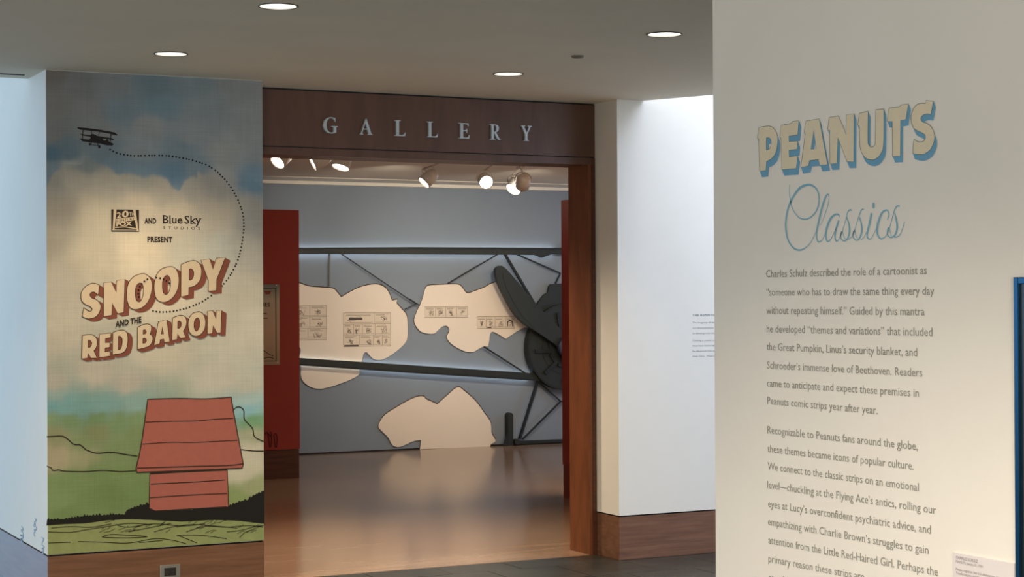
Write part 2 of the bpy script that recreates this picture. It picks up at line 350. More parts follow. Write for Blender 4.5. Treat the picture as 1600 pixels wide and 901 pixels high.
# ------------------------------------------------------------------ header letters
GL = {
 'G': [[(.82, .97), (.84, .72), (.8, .72), (.74, .85), (.65, .93), (.53, .955), (.37, .9), (.26, .75), (.22, .5), (.26, .25), (.38, .09), (.54, .045), (.66, .07), (.69, .12), (.69, .38), (.56, .42), (.56, .46), (.98, .46), (.98, .42), (.88, .38), (.88, .06), (.7, 0), (.52, -.02), (.28, .03), (.08, .2), (.0, .47), (.06, .76), (.25, .95), (.5, 1.02), (.66, 1.0)]],
 'A': [[(.0, 0), (.0, .035), (.09, .07), (.45, 1.02), (.5, 1.02), (.86, .07), (.95, .035), (.95, 0), (.58, 0), (.58, .035), (.66, .07), (.58, .32), (.27, .32), (.19, .07), (.27, .035), (.27, 0)], [(.3, .38), (.55, .38), (.43, .75)]],
 'L': [[(0, 1), (.45, 1), (.45, .965), (.33, .94), (.33, .07), (.6, .07), (.7, .12), (.77, .24), (.81, .24), (.77, 0), (0, 0), (0, .035), (.13, .06), (.13, .94), (0, .965)]],
 'E': [[(0, 1), (.72, 1), (.73, .8), (.69, .8), (.64, .9), (.55, .935), (.33, .935), (.33, .54), (.5, .54), (.57, .58), (.59, .66), (.63, .66), (.63, .38), (.59, .38), (.57, .45), (.5, .48), (.33, .48), (.33, .07), (.6, .07), (.7, .12), (.77, .24), (.81, .24), (.76, 0), (0, 0), (0, .035), (.13, .06), (.13, .94), (0, .965)]],
 'R': [[(0, 1), (.45, 1), (.6, .97), (.72, .88), (.75, .75), (.72, .62), (.62, .53), (.5, .49), (.78, .1), (.85, .04), (.92, .03), (.92, 0), (.72, 0), (.6, .06), (.36, .45), (.33, .45), (.33, .06), (.46, .035), (.46, 0), (0, 0), (0, .035), (.13, .06), (.13, .94), (0, .965)], [(.33, .94), (.44, .94), (.52, .88), (.55, .75), (.52, .6), (.43, .52), (.33, .52)]],
 'Y': [[(0, 1), (.38, 1), (.38, .965), (.28, .93), (.52, .56), (.7, .92), (.6, .965), (.6, 1), (.95, 1), (.95, .965), (.84, .92), (.57, .45), (.57, .06), (.7, .035), (.7, 0), (.25, 0), (.25, .035), (.37, .06), (.37, .44), (.1, .93), (0, .965)]]}
for ch, x0, x1, lb in (('G', 503.7, 526.5, 'raised silvery serif letter G, first letter of the word on the wooden header'), ('A', 560.6, 581, 'raised silvery serif letter A on the wooden header'),
        ('L', 615, 632.6, 'raised silvery letter L next to the letter A on the header'), ('L', 665.6, 683, 'raised silvery letter L next to the letter E on the header'),
        ('E', 715.3, 732.5, 'raised silvery serif letter E on the wooden header'), ('R', 764, 781.3, 'raised silvery serif letter R on the wooden header'), ('Y', 812.4, 829.3, 'raised silvery serif letter Y, last letter on the wooden header')):
    a0, a1 = HEAD.uv(x0, 200)[0], HEAD.uv(x1, 200)[0]; loops = GL[ch]; wmax = max(p[0] for p in loops[0])
    L = [[(a0+p[0]/wmax*(a1-a0), 2.5575+p[1]*.092) for p in l] for l in loops]
    tag(Art(HEAD).solid(L, -.0005, .014).build('header_letter', m_metal), lb, 'letter', 'raised letters on the wooden header')
# ------------------------------------------------------------------ mural
mu = tag(empty('wall_mural', (2.63, FY, .27)), 'tall printed mural of cloudy sky, hills and red kennel on the left wall end', 'mural')
SAMP = '''80,118,88,82,76;120,130,92,96,96;180,130,96,106,110;240,130,76,104,118;300,130,92,114,122;370,130,108,114,114;405,130,112,118,118
80,170,96,96,92;130,170,100,104,104;190,175,84,110,124;250,165,76,114,132;320,170,104,120,126;400,170,116,124,124
80,210,95,98,96;150,205,104,110,108;230,200,120,126,126;300,205,114,126,130;400,210,120,128,128
78,240,42,84,106;105,238,60,92,108;160,240,80,106,118;220,235,112,128,132;280,235,88,116,130;350,240,128,134,130;405,240,116,128,128
80,264,85,112,124;110,255,136,140,134;140,252,124,132,130;180,262,82,118,134;220,266,86,122,142;270,270,68,114,142;274,290,88,126,144;310,266,96,124,136;350,280,148,148,140;395,286,70,118,142;405,274,84,126,148
80,290,144,142,132;120,280,164,158,144;170,285,170,164,148;220,286,165,162,148;250,302,180,172,154;300,300,174,168,154;340,300,164,160,150;400,320,134,142,142
90,330,144,138,124;150,330,182,172,148;220,320,197,183,158;280,330,197,184,158;340,330,182,173,153;400,350,154,152,144
80,380,154,147,130;150,400,182,172,148;220,390,205,190,162;300,400,186,180,160;340,390,178,178,163;400,400,168,164,150
90,450,170,162,144;400,450,178,171,151;250,450,200,186,160;90,520,176,168,148;400,520,187,180,160;250,550,184,176,154;150,580,172,164,146;350,590,180,174,156
90,600,158,154,138;200,600,166,160,144;390,600,174,172,154;90,622,130,150,142;390,622,150,172,165
90,632,96,140,142;160,634,108,146,142;210,632,122,152,142;390,637,122,166,170
80,652,112,134,92;150,652,98,124,82;210,657,108,130,88;395,657,100,140,98
90,680,124,126,90;150,672,114,120,80;210,680,108,126,80;395,682,150,150,120
90,710,152,142,112;130,715,138,138,102;220,705,108,126,80;400,705,182,176,152
100,750,104,126,76;90,790,110,132,82;170,770,95,116,66;210,760,98,120,70;380,730,184,178,152;395,760,138,144,100;370,780,118,134,80;100,806,100,122,70;300,790,105,125,72
105,633,100,142,140;128,636,104,143,138;185,634,112,146,140;78,636,96,140,140;110,656,104,128,86;185,656,104,128,86;130,690,112,126,84;190,700,108,126,82;150,740,104,124,76;190,745,104,124,74'''
_ct = [(66, 296), (76, 285), (86, 268), (104, 256), (120, 259), (133, 247), (150, 254), (172, 262), (185, 272), (204, 270), (220, 277), (246, 276), (262, 283), (270, 294), (281, 293), (288, 283), (302, 277), (325, 283), (350, 296), (372, 312), (392, 318), (420, 330)]
def CTOP(x):
    for (x0, y0), (x1, y1) in zip(_ct, _ct[1:]):
        if x <= x1: return y0+(y1-y0)*(x-x0)/(x1-x0)
    return _ct[-1][1]
_cw = [MURAL.uv(*p) for p in _ct]
def ctopz(a):
    for (x0, y0), (x1, y1) in zip(_cw, _cw[1:]):
        if a <= x1: return y0+(y1-y0)*(a-x0)/(x1-x0)
    return _cw[-1][1]
samp = []
for s_ in SAMP.replace('\n', ';').split(';'):
    x, y, r, g, b = map(float, s_.split(',')); a, bb = MURAL.uv(x, y); L_ = lin((r, g, b)); bl_ = y > CTOP(x)
    if not bl_:
        gy = sum(L_)/3; L_ = tuple((v*.72+gy*.28)**.80 for v in L_)
    samp.append((a, bb, L_, bl_))
NX, NZ = 110, 240; vs = []; cols = []
for j in range(NZ+1):
    for i in range(NX+1):
        a = PX0+.001+(PX1-PX0-.002)*i/NX; b = .271+(CEIL-.002-.271)*j/NZ; vs.append(MURAL.p3(a, b, .0015))
        q = Vector((a*5, b*5, 3.1)); wa = a+.035*noise.noise(q)+.012*noise.noise(q*5); wb = b+.03*noise.noise(q+Vector((9, 4, 2)))+.012*noise.noise(q*5+Vector((1, 7, 3)))
        q2 = Vector((a*14, b*14, 5)); e2 = b-ctopz(a)-.02*noise.noise(q2)-.010*noise.noise(q2*3)-(.04 if a > 2.85 else 0)
        soft = .012 if a < 2.9 else .05
        mix = min(1, max(0, (e2/soft+1)/2)); mix = mix*mix*(3-2*mix); acc = [0, 0, 0]
        for below, mw in ((True, 1-mix), (False, mix)):
            if mw <= 0: continue
            W_ = 0; c = [0, 0, 0]
            for sa, sb, sc, bl_ in samp:
                if bl_ != below: continue
                d2 = (wa-sa)**2+(wb-sb)**2*1.6+.0006; w_ = 1/(d2*d2); W_ += w_; c[0] += sc[0]*w_; c[1] += sc[1]*w_; c[2] += sc[2]*w_
            for k in range(3): acc[k] += mw*(c[k]/W_)**.90
        cols.append(acc)
fs = [(j*(NX+1)+i, j*(NX+1)+i+1, (j+1)*(NX+1)+i+1, (j+1)*(NX+1)+i) for j in range(NZ) for i in range(NX)]
m_print = mat('linen_print', (.5, .5, .5), .75, spec=.2)
GAIN = 1.0
def print_nodes(m):
    nt = m.node_tree; N = nt.nodes; L = nt.links; b = N['Principled BSDF']
    at_ = N.new('ShaderNodeVertexColor'); at_.layer_name = 'print'; tc = N.new('ShaderNodeTexCoord')
    tot = None
    for st in ((4, 4, 260), (260, 4, 4), (1.6, 1.6, 1.6)):
        mp = N.new('ShaderNodeMapping'); mp.inputs['Scale'].default_value = st; n = N.new('ShaderNodeTexNoise'); n.inputs['Scale'].default_value = 1.2 if st[0] != 1.6 else 5; n.inputs['Detail'].default_value = 4
        L.new(tc.outputs['Object'], mp.inputs[0]); L.new(mp.outputs[0], n.inputs['Vector'])
        mr = N.new('ShaderNodeMapRange'); mr.inputs[1].default_value = .3; mr.inputs[2].default_value = .7; mr.inputs[3].default_value = .94; mr.inputs[4].default_value = 1.05
        L.new(n.outputs[0], mr.inputs[0])
        if tot is None: tot = mr.outputs[0]
        else:
            mm = N.new('ShaderNodeMath'); mm.operation = 'MULTIPLY'; L.new(tot, mm.inputs[0]); L.new(mr.outputs[0], mm.inputs[1]); tot = mm.outputs[0]
    vm = N.new('ShaderNodeVectorMath'); vm.operation = 'SCALE'; L.new(at_.outputs['Color'], vm.inputs[0]); L.new(tot, vm.inputs['Scale']); L.new(vm.outputs[0], b.inputs['Base Color'])
print_nodes(m_print)
bgm = put('printed_sky', vs, fs, m_print, mu)
ca = bgm.data.color_attributes.new('print', 'FLOAT_COLOR', 'POINT')
for i, c in enumerate(cols): ca.data[i].color = (min(1, c[0]*GAIN), min(1, c[1]*GAIN), min(1, c[2]*GAIN), 1)
PXM = 3.48e-3                        # one picture pixel on the mural wall, in metres
zz = lambda pts: Z(MURAL, 0, 600, 2.993, pts)
# ground band, hills, kennel, hedge
m_ground = mat('printed_ground', '87905c', .75, var=.12, scale=18, spec=.2)
gr = Art(MURAL)
gpts = zz([(217, 655), (300, 652), (400, 642), (500, 630), (650, 632), (850, 636), (1000, 630), (1120, 640), (1233, 652)])
gr.fill([[(PX0+.001, .2715), (PX1-.001, .2715)] + [(PX1-.001, gpts[-1][1])] + gpts[::-1][1:-1] + [(PX0+.001, gpts[0][1])]], .0022)
gr.build('printed_ground', m_ground, mu)
hl = Art(MURAL)
def stroke(art, pts, w, h, zf=zz, n=5):
    p = smooth([q[:2] for q in zf(pts)], n, False); art.line(p, w*PXM, h); return art
for pts, w in (([(218, 245), (285, 242), (310, 252), (345, 280), (375, 284), (400, 305)], 1.7), ([(400, 305), (450, 322), (520, 318), (600, 330), (642, 336)], 1.7),
               ([(218, 382), (240, 392), (247, 403), (275, 400), (300, 406), (400, 408), (480, 402), (560, 408), (640, 404)], 1.5),
               ([(1090, 122), (1105, 108), (1125, 108), (1140, 125), (1143, 165), (1180, 205), (1190, 245), (1232, 268)], 1.7), ([(1128, 305), (1180, 311), (1232, 312)], 1.7)):
    stroke(Art(MURAL), pts, w, .0028).build('hill_line', m_brownink, mu)
random.seed(3)
for pts in ([(225, 690), (330, 692), (400, 680), (480, 668), (600, 650), (700, 655)], [(225, 742), (330, 738)], [(365, 735), (480, 738), (600, 742), (720, 722), (800, 728), (870, 745)],
            [(480, 712), (520, 702), (600, 706), (690, 712), (600, 718), (500, 716), (475, 712)], [(825, 708), (880, 705), (960, 708), (1060, 722)], [(830, 706), (880, 725), (920, 742)],
            [(540, 655), (600, 668), (720, 652), (860, 662), (960, 650)], [(720, 690), (800, 668), (900, 655), (1000, 662), (1110, 672)], [(600, 690), (700, 670), (800, 650)],
            [(870, 690), (960, 664), (1060, 668), (1160, 660), (1230, 668)], [(1060, 690), (1130, 682), (1190, 665), (1232, 660)], [(240, 672), (330, 665), (430, 668), (520, 652)], [(650, 740), (760, 730)], [(1120, 716), (1150, 690), (1190, 678)]):
    stroke(hl, pts, 1.2, .0028)
for k in range(34):
    x = random.uniform(440, 1200); y = random.uniform(645, 700); s_ = random.uniform(18, 50)
    stroke(hl, [(x, y), (x+s_*.5, y-random.uniform(4, 10)), (x+s_, y-random.uniform(8, 20))], .8, .0028)
tag(hl.build('grass_strokes', m_brownink, mu), kind='stuff')
hd = Art(MURAL); top = [(218, 634), (300, 630), (400, 616), (480, 612), (585, 608), (592, 588), (650, 570), (700, 556), (720, 590), (900, 586), (1068, 572), (1110, 552), (1160, 540), (1190, 518), (1232, 502)]
jag = []
for i in range(len(top)-1):
    (x0, y0), (x1, y1) = top[i], top[i+1]; n_ = max(2, int((x1-x0)/7))
    for k in range(n_):
        t = k/n_; jag.append((x0+(x1-x0)*t+random.uniform(-2, 2), y0+(y1-y0)*t-(random.uniform(2, 13) if k % 2 else 0)))
jag.append((1236, 498)); bot = [(1236, 652), (1180, 646), (1120, 638), (1000, 634), (850, 642), (700, 634), (600, 630), (500, 636), (400, 650), (300, 654), (217, 660)]
hd.fill([zz(jag+bot)], .0026); hd.build('printed_hedge', m_black, mu)
m_kr = mat('printed_red_boards', 'a05c4e', .75, var=.05, scale=30, spec=.2)
kn = tag(empty('printed_kennel', mu.location), None); kn.parent = mu; kn.matrix_parent_inverse = Matrix.Translation(mu.location).inverted()
roof = smooth([(a, b) + tuple(r) for a, b, *r in zz([(690, 70, 1), (830, 66), (960, 68), (1080, 60, 1), (1095, 150), (1137, 375, 1), (1131, 392, 1), (900, 402), (640, 412, 1), (635, 393, 1), (660, 280)])], 5)
body = smooth([(a, b) + tuple(r) for a, b, *r in zz([(700, 405, 1), (1062, 390, 1), (1068, 572, 1), (900, 582), (725, 592, 1), (697, 578, 1)])], 5)
def kid(art, name, m):
    o = art.m.build(name, m); o.parent = kn; o.matrix_parent_inverse = Matrix.Translation(mu.location).inverted(); return o
kid(Art(MURAL).fill([body], .0032), 'printed_body', m_kr); kid(Art(MURAL).fill([roof], .0038), 'printed_roof', m_kr)
li = Art(MURAL); li.line(body, 1.6*PXM, .0034, True); li.line(roof, 1.7*PXM, .0042, True)
for pts, w in (([(680, 177), (800, 173), (920, 171), (1010, 163), (1090, 160)], 1.4), ([(665, 280), (800, 271), (900, 272), (1110, 262)], 1.4), ([(640, 392), (900, 384), (1060, 380), (1135, 372)], 1.8),
               ([(705, 466), (900, 457), (1050, 447)], 1.4), ([(697, 530), (880, 518), (1060, 510)], 1.4)):
    stroke(li, pts, w, .0042)
stroke(li, [(702, 417), (870, 407), (1060, 399)], 3.2, .0036); kid(li, 'printed_outline', m_brownink)
# triplane
za = lambda pts: Z(MURAL, 110, 185, 15.02, pts)
tp = Art(MURAL); m_plane = ink('triplane_ink', '241f1e')
tp.fill([za([(155, 205), (400, 225), (700, 265), (950, 310), (1050, 335), (1110, 385), (1080, 402), (900, 352), (650, 312), (350, 277), (230, 266), (165, 232)])], .003)
tp.fill([za([(215, 355), (350, 380), (480, 395), (600, 400), (760, 430), (960, 460), (1030, 500), (1010, 517), (830, 478), (600, 472), (480, 432), (280, 402)])], .003)
tp.fill([za([(210, 470), (430, 497), (470, 470), (460, 400), (520, 358), (600, 392), (640, 422), (720, 422), (770, 512), (820, 520), (850, 480), (880, 495), (900, 540), (1020, 600), (980, 637), (850, 632), (700, 592), (450, 562), (280, 537)])], .0032)
for p, w in (([(290, 268), (278, 505)], 1.5), ([(950, 338), (928, 575)], 1.5), ([(500, 285), (498, 375)], .8), ([(640, 395), (700, 310)], .7), ([(482, 555), (488, 620)], 1.0), ([(640, 565), (642, 630)], 1.2), ([(480, 618), (650, 640)], 1.0)):
    tp.line(za(p), w*PXM, .0032)
c_ = za([(450, 605)])[0]; tp.dot(c_, 1.9*PXM, .0032); c_ = za([(675, 662)])[0]; tp.dot(c_, 2*PXM, .0032, ry=2.6*PXM)
tp.build('printed_triplane', m_plane, mu)
# dotted flight trail
def dots(art, pix, h, step=5.45, r=1.45):
    pts = smooth([MURAL.uv(*p) for p in pix], 12, False); acc = 0; art.dot(pts[0], r*PXM, h, 10)
    for i in range(1, len(pts)):
        acc += math.dist(pts[i], pts[i-1])
        if acc >= step*PXM: art.dot(pts[i], r*PXM, h, 10); acc -= step*PXM
dt = Art(MURAL)
dots(dt, [(171.8, 233.6), (178, 237), (187, 240.3), (200, 242.6), (211, 243.4), (235, 243), (262, 243.4), (284, 246.8), (306.4, 252), (328.6, 261), (350.8, 279.8), (368.6, 306.4), (378.3, 330.8), (380.8, 352), (379, 372), (375.2, 393), (368.8, 412.2), (357.7, 432.7), (346.6, 446.6)], .003)
dots(dt, [(330, 461.6), (320, 468.3), (310, 473.8), (293.3, 480.5), (282.2, 483.6), (270, 486), (258.9, 487.1), (246.7, 487), (240, 485.7), (234.9, 484.4)], .003)
dots(dt, [(263.9, 442.2), (259.4, 438.8), (253.3, 435.5), (247.8, 434.2), (241.7, 433.5)], .0075)
dots(dt, [(229.7, 436), (224.6, 439.7), (220.4, 444), (217, 449.4), (215.7, 455.5), (216, 462), (217.9, 467.7)], .0075)
tag(dt.build('dotted_trail', m_black, mu), kind='stuff')
# titles
m_tface = mat('title_cream', 'c9b596', .75, var=.04, scale=40, spec=.2); m_tside = mat('title_brown', '7a4636', .75, var=.08, scale=20, spec=.2)
c = 1
T1 = (120, 400, 9.008); T2 = (240, 390, 9.008); T3 = (120, 490, 11.267); T4 = (240, 470, 10.008)
LET = [
 (T1, (8.3, 4.6), [[(320, 410, c), (230, 380), (130, 420), (68, 495), (55, 570), (75, 640), (120, 680), (185, 710), (213, 745), (185, 778), (140, 760), (95, 722, c), (72, 850, c), (130, 875), (190, 878), (260, 855), (310, 800), (335, 720), (320, 660), (270, 610), (215, 590), (185, 555), (192, 520), (230, 503), (265, 520), (298, 550, c)]]),
 (T1, (8.3, 4.6), [[(378, 375, c), (485, 362, c), (553, 512, c), (555, 345, c), (675, 322, c), (660, 790, c), (570, 808, c), (495, 660, c), (490, 830, c), (372, 848, c)]]),
 (T1, (8.3, 4.6), [[(930, 245), (1000, 275), (1045, 340), (1057, 430), (1040, 540), (1000, 640), (930, 715), (840, 750), (760, 735), (715, 660), (700, 560), (705, 450), (740, 350), (820, 275)], [(890, 378), (925, 410), (935, 480), (925, 560), (900, 625), (870, 642), (835, 615), (820, 540), (825, 450), (850, 400)]]),
 (T2, (8.3, 4.6), [[(230, 235), (300, 260), (340, 330), (355, 430), (340, 540), (300, 630), (230, 705), (140, 740), (60, 715), (20, 650), (5, 550), (10, 450), (40, 350), (110, 270)], [(190, 360), (225, 400), (235, 470), (222, 560), (195, 615), (165, 628), (135, 600), (122, 530), (125, 440), (150, 385)]]),
 (T2, (8.3, 4.6), [[(383, 208, c), (470, 170), (560, 152), (620, 175), (660, 230), (672, 310), (660, 400), (620, 470), (560, 515), (493, 530, c), (490, 638, c), (380, 660, c)], [(497, 275, c), (525, 270), (555, 300), (560, 345), (550, 395), (520, 425), (497, 425, c)]]),
 (T2, (8.3, 4.6), [[(660, 145, c), (785, 128, c), (832, 275, c), (878, 118, c), (1005, 112, c), (885, 420, c), (882, 572, c), (765, 582, c), (765, 430, c)]]),
 (T3, (7.5, 4.2), [[(92, 378, c), (230, 365), (300, 385), (345, 440), (355, 510), (340, 590), (298, 650, c), (350, 775, c), (245, 780, c), (190, 690, c), (185, 780, c), (82, 790, c)], [(195, 465, c), (225, 465), (255, 500), (255, 540), (230, 585), (195, 590, c)]]),
 (T3, (7.5, 4.2), [[(392, 358, c), (598, 335, c), (590, 420, c), (500, 435, c), (497, 508, c), (580, 505, c), (575, 590, c), (493, 600, c), (490, 665, c), (578, 655, c), (580, 745, c), (388, 768, c)]]),
 (T3, (7.5, 4.2), [[(628, 330, c), (720, 295), (800, 285), (860, 310), (890, 370), (895, 470), (880, 580), (840, 660), (780, 695), (622, 722, c)], [(728, 395, c), (755, 395), (788, 430), (795, 500), (780, 580), (755, 625), (725, 630, c)]]),
 (T3, (7.5, 4.2), [[(1065, 235, c), (1160, 190), (1240, 178), (1295, 200), (1310, 250), (1300, 320), (1280, 355, c), (1320, 385), (1335, 440), (1310, 520), (1260, 570), (1180, 600), (1060, 630, c)], [(1165, 290, c), (1195, 283), (1215, 310), (1205, 345), (1165, 360, c)], [(1160, 435, c), (1195, 430), (1220, 460), (1205, 505), (1160, 520, c)]]),
 (T4, (7.5, 4.2), [[(70, 325, c), (200, 292, c), (250, 635, c), (165, 648, c), (155, 595, c), (100, 605, c), (90, 668, c), (0, 690, c)], [(133, 400, c), (150, 515, c), (115, 522, c)]]),
 (T4, (7.5, 4.2), [[(290, 265, c), (380, 230), (440, 225), (490, 250), (512, 320), (500, 400), (460, 470, c), (500, 568, c), (415, 585, c), (370, 515, c), (362, 600, c), (280, 612, c)], [(375, 318, c), (405, 315), (425, 345), (422, 390), (400, 422), (372, 430, c)]]),
 (T4, (7.5, 4.2), [[(690, 168), (750, 185), (790, 240), (808, 330), (795, 430), (750, 505), (690, 545), (620, 545), (565, 500), (540, 430), (535, 350), (550, 270), (600, 200)], [(680, 262), (710, 300), (715, 365), (700, 430), (665, 470), (635, 435), (628, 370), (640, 300)]]),
 (T4, (7.5, 4.2), [[(838, 158, c), (920, 152, c), (972, 280, c), (975, 150, c), (1060, 148, c), (1045, 495, c), (985, 500, c), (925, 385, c), (912, 505, c), (835, 512, c)]])]
def title(wall, letters, parent, mf, ms, mo, ow, step, base):
    """each printed letter: drawn depth, outline and face"""
    for i, (t, ex, loops) in enumerate(letters):
        L = [smooth(Z(wall, t[0], t[1], t[2], l), 5) for l in loops]
        p0 = wall.uv(t[0]+loops[0][0][0]/t[2], t[1]+loops[0][0][1]/t[2]); p1 = wall.uv(t[0]+loops[0][0][0]/t[2]+ex[0], t[1]+loops[0][0][1]/t[2]+ex[1]); dv = (p1[0]-p0[0], p1[1]-p0[1])
        h = base + i*step
        if parent == 'each': pass
        f = Art(wall).fill(L, h+.0006).build('title_letter', mf, parent)
        for nm, ar, m in (('letter_depth', Art(wall).sweep(L, dv, h), ms), ('letter_outline', None, mo)):
            if ar is None:
                for l in L: o = Art(wall).line(l, ow, h+.0009, True).m.build(nm, m); o.parent = f
                continue
            o = ar.m.build(nm, m); o.parent = f
title(MURAL, LET, mu, m_tface, m_tside, ink('title_outline', '3c2d1c'), 1.1*PXM, .0002, .0034)
u = MURAL.uv
def word(txt, p0, p1, cap, h, sp=1.0, bold=0, serifs=(), name='printed_word'):
    a = Art(MURAL); text(a, txt, u(*p0), u(*p1), cap*PXM, h, sp, bold)
    for x0, x1, y in serifs: a.line([u(x0, y), u(x1, y+.05)], .8*PXM, h)
    return a.build(name, m_brownink, mu)
word('AND THE', (179.8, 510.6), (220.4, 503.2), 8.6, .0066, 1.0, .035)
word('AND', (225.3, 348.9), (244, 349.2), 8, .003, 1.1, .045)
word('PRESENT', (230.1, 377.8), (269.2, 378.3), 8, .003, 1.08, .045)
word('Blue', (254.2, 348.7), (285, 349.2), 12.3, .003, 1.0, .012, ((253.6, 258.5, 348.8), (253.6, 258.5, 336.3), (264.0, 268.2, 349), (269.5, 272, 340.6)))
word('Sky', (288, 349.3), (314, 349.8), 12.3, .003, 1.0, .012, ((298.0, 302.4, 349.5), (304.5, 308, 341), (311, 314.6, 341.2)))
word('S T U D I O S', (254.8, 357.9), (312.4, 358.8), 4.3, .003, 1.35, .01)
zf = lambda pts: Z(MURAL, 160, 310, 9.412, pts)
lg = Art(MURAL); lg.fill([zf([(128, 160), (537, 168), (537, 488), (128, 488)])], .003); logo = lg.build('printed_logo', m_brownink, mu)
lc = Art(MURAL)
lc.fill([zf([(163, 158), (205, 160), (175, 465), (150, 465)])], .0034); lc.fill([zf([(448, 165), (485, 167), (530, 478), (503, 478)])], .0034)
lc.fill([zf([(195, 302), (470, 268), (486, 318), (200, 352)])], .0036)
lc.fill([zf([(185, 418), (330, 408), (505, 438), (505, 452), (330, 424), (185, 432)])], .0036); lc.fill([zf([(140, 466), (530, 466), (530, 460), (140, 456)])], .0036)
text(lc, '2', zf([(208, 285)])[0], zf([(275, 280)])[0], 8.0*PXM, .0036, 1, .02); text(lc, '0', zf([(285, 280)])[0], zf([(385, 270)])[0], 9.6*PXM, .0036, 1, .03)
text(lc, 'TH', zf([(392, 262)])[0], zf([(462, 255)])[0], 6*PXM, .0036, 1, .01); text(lc, 'FOX', zf([(200, 405)])[0], zf([(435, 395)])[0], 5.8*PXM, .0038, 1, .045)
o = lc.m.build('logo_light_parts', m_tface); o.parent = logo
lk = Art(MURAL); text(lk, 'CENTURY', zf([(206, 346)])[0], zf([(470, 308)])[0], 3.0*PXM, .0042, 1.1, .01)
o = lk.m.build('logo_small_wording', m_brownink); o.parent = logo
# faint scribbles low on the side face
scr = tag(empty('wall_drawing', (PX0, 9.8, .3)), 'faint blue-grey scribbles printed low on the white side wall left of the mural', 'drawing')
m_scr = ink('blue_grey_ink', '9fb6c6')
random.seed(11)
for x0, y0, y1 in ((165, 628, 712), (103, 662, 738), (202, 715, 795)):
    pts = []
    for k in range(16): pts.append((x0+random.uniform(-7, 7), y0+(y1-y0)*k/15+random.uniform(-4, 4)))
    p = smooth([q[:2] for q in Z(SIDE, 0, 600, 2.993, pts)], 3, False); Art(SIDE).line(p, .007, .002).build('scribble', m_scr, scr)
# floor socket in the wooden base
so = tag(empty('wall_socket', (2.692, FY, .137)), 'steel power socket set in the wooden base under the mural', 'socket')
box('plate', (2.637, 2.747, FY-.004, FY+.001, .100, .174), mat('steel_plate', 'aaa79c', .35, metal=.7, var=.05), so, b=.0015)
box('socket_face', (2.660, 2.724, FY-.0055, FY-.003, .115, .158), m_gap, so)
sb = MB()
for k in (0, 1):
    x = 2.676+k*.032
    sb.box(x-.006, x-.004, FY-.0062, FY-.005, .131, .141).box(x+.004, x+.006, FY-.0062, FY-.005, .131, .141).box(x-.002, x+.002, FY-.0062, FY-.005, .121, .125)
sb.build('socket_slots', mat('slot_brown', '5a3a2c', .6), so)
# ------------------------------------------------------------------ wording on the right-hand front wall
ct = Art(MURAL); m_grey = ink('grey_ink', '8d979b')
hdn = Art(MURAL); text(hdn, 'THE REPERTORY', u(1082, 493.8), u(1124, 493.2), .0125, .001, 1.12, .012)
rt_ = tag(empty('wall_text', (6.15, FY, 1.3)), 'small heading and two short paragraphs on the bright white wall at centre right', 'wall text')
hdn.build('heading', ink('dark_teal_ink', '4d6a74'), rt_)
for y, x1, s_ in ((505.1, 1116.8, 'The longevity of the'), (513.4, 1114.4, 'and distinctiveness'), (521.7, 1116.8, 'to develop over the'), (532.9, 1121, 'Casting a comic strip'), (541, 1119.5, 'must have actors who'), (549.4, 1116.8, 'he observed that as'), (557.4, 1119, 'over time. “Humor')):
    a = Art(MURAL); text(a, s_, u(1082, y), u(x1, y-.4), .0105, .001, 1.0, 0); a.build('text_line', m_grey, rt_)
# ------------------------------------------------------------------ near text wall
nt_ = tag(empty('title_lettering', (2.6, 3.4, 1.95)), 'large cream and blue title lettering with script word below on the right wall', 'wall lettering')
Q1 = (1175, 180, 8.192); Q2 = (1290, 150, 6.93); Q3 = (1370, 145, 7.509); e_ = (3.3, 9.5)
PN = [(Q1, e_, [[(92, 155, c), (210, 138), (270, 155), (315, 210), (335, 290), (330, 400), (300, 500), (250, 560), (192, 590, c), (185, 705, c), (105, 715, c), (92, 300, c), (75, 300, c)], [(190, 290, c), (225, 288), (250, 320), (252, 380), (230, 430), (190, 445, c)]]),
 (Q1, e_, [[(378, 130, c), (510, 105, c), (525, 80, c), (608, 68, c), (592, 250, c), (478, 268, c), (480, 338, c), (592, 330, c), (585, 435, c), (478, 450, c), (482, 530, c), (592, 520, c), (572, 680, c), (388, 695, c), (378, 285, c), (362, 285, c)]]),
 (Q1, e_, [[(698, 75, c), (868, 45, c), (975, 630, c), (878, 638, c), (858, 568, c), (745, 578, c), (728, 650, c), (632, 668, c), (690, 235, c), (672, 230, c)], [(798, 190, c), (830, 432, c), (762, 438, c)]]),
 (Q2, e_, [[(45, 232, c), (145, 215, c), (230, 415, c), (232, 205, c), (315, 190, c), (312, 710, c), (240, 712, c), (138, 445, c), (130, 728, c), (55, 735, c), (52, 370, c), (30, 370, c)]]),
 (Q2, e_, [[(375, 185, c), (468, 165, c), (465, 470), (475, 530), (505, 555), (540, 530), (548, 460), (550, 150, c), (638, 138, c), (635, 520), (600, 630), (550, 680), (490, 690), (430, 660), (390, 590), (378, 500), (375, 325, c), (355, 320, c)]]),
 (Q3, e_, [[(152, 180, c), (280, 162, c), (292, 142, c), (380, 128, c), (350, 312, c), (288, 322, c), (285, 740, c), (195, 745, c), (190, 335, c), (132, 335, c)]]),
 (Q3, e_, [[(585, 90, c), (672, 98, c), (645, 255, c), (600, 248), (550, 262), (525, 300), (545, 340), (600, 360), (655, 410), (685, 490), (680, 570), (640, 660), (580, 710), (510, 725), (430, 708, c), (447, 545, c), (500, 575), (550, 570), (580, 530), (570, 490), (520, 460), (450, 420), (415, 340), (415, 260), (450, 170), (510, 125), (578, 125, c)]])]
m_tblue = mat('title_blue', '6a9cb8', .7, var=.04, scale=30, spec=.2)
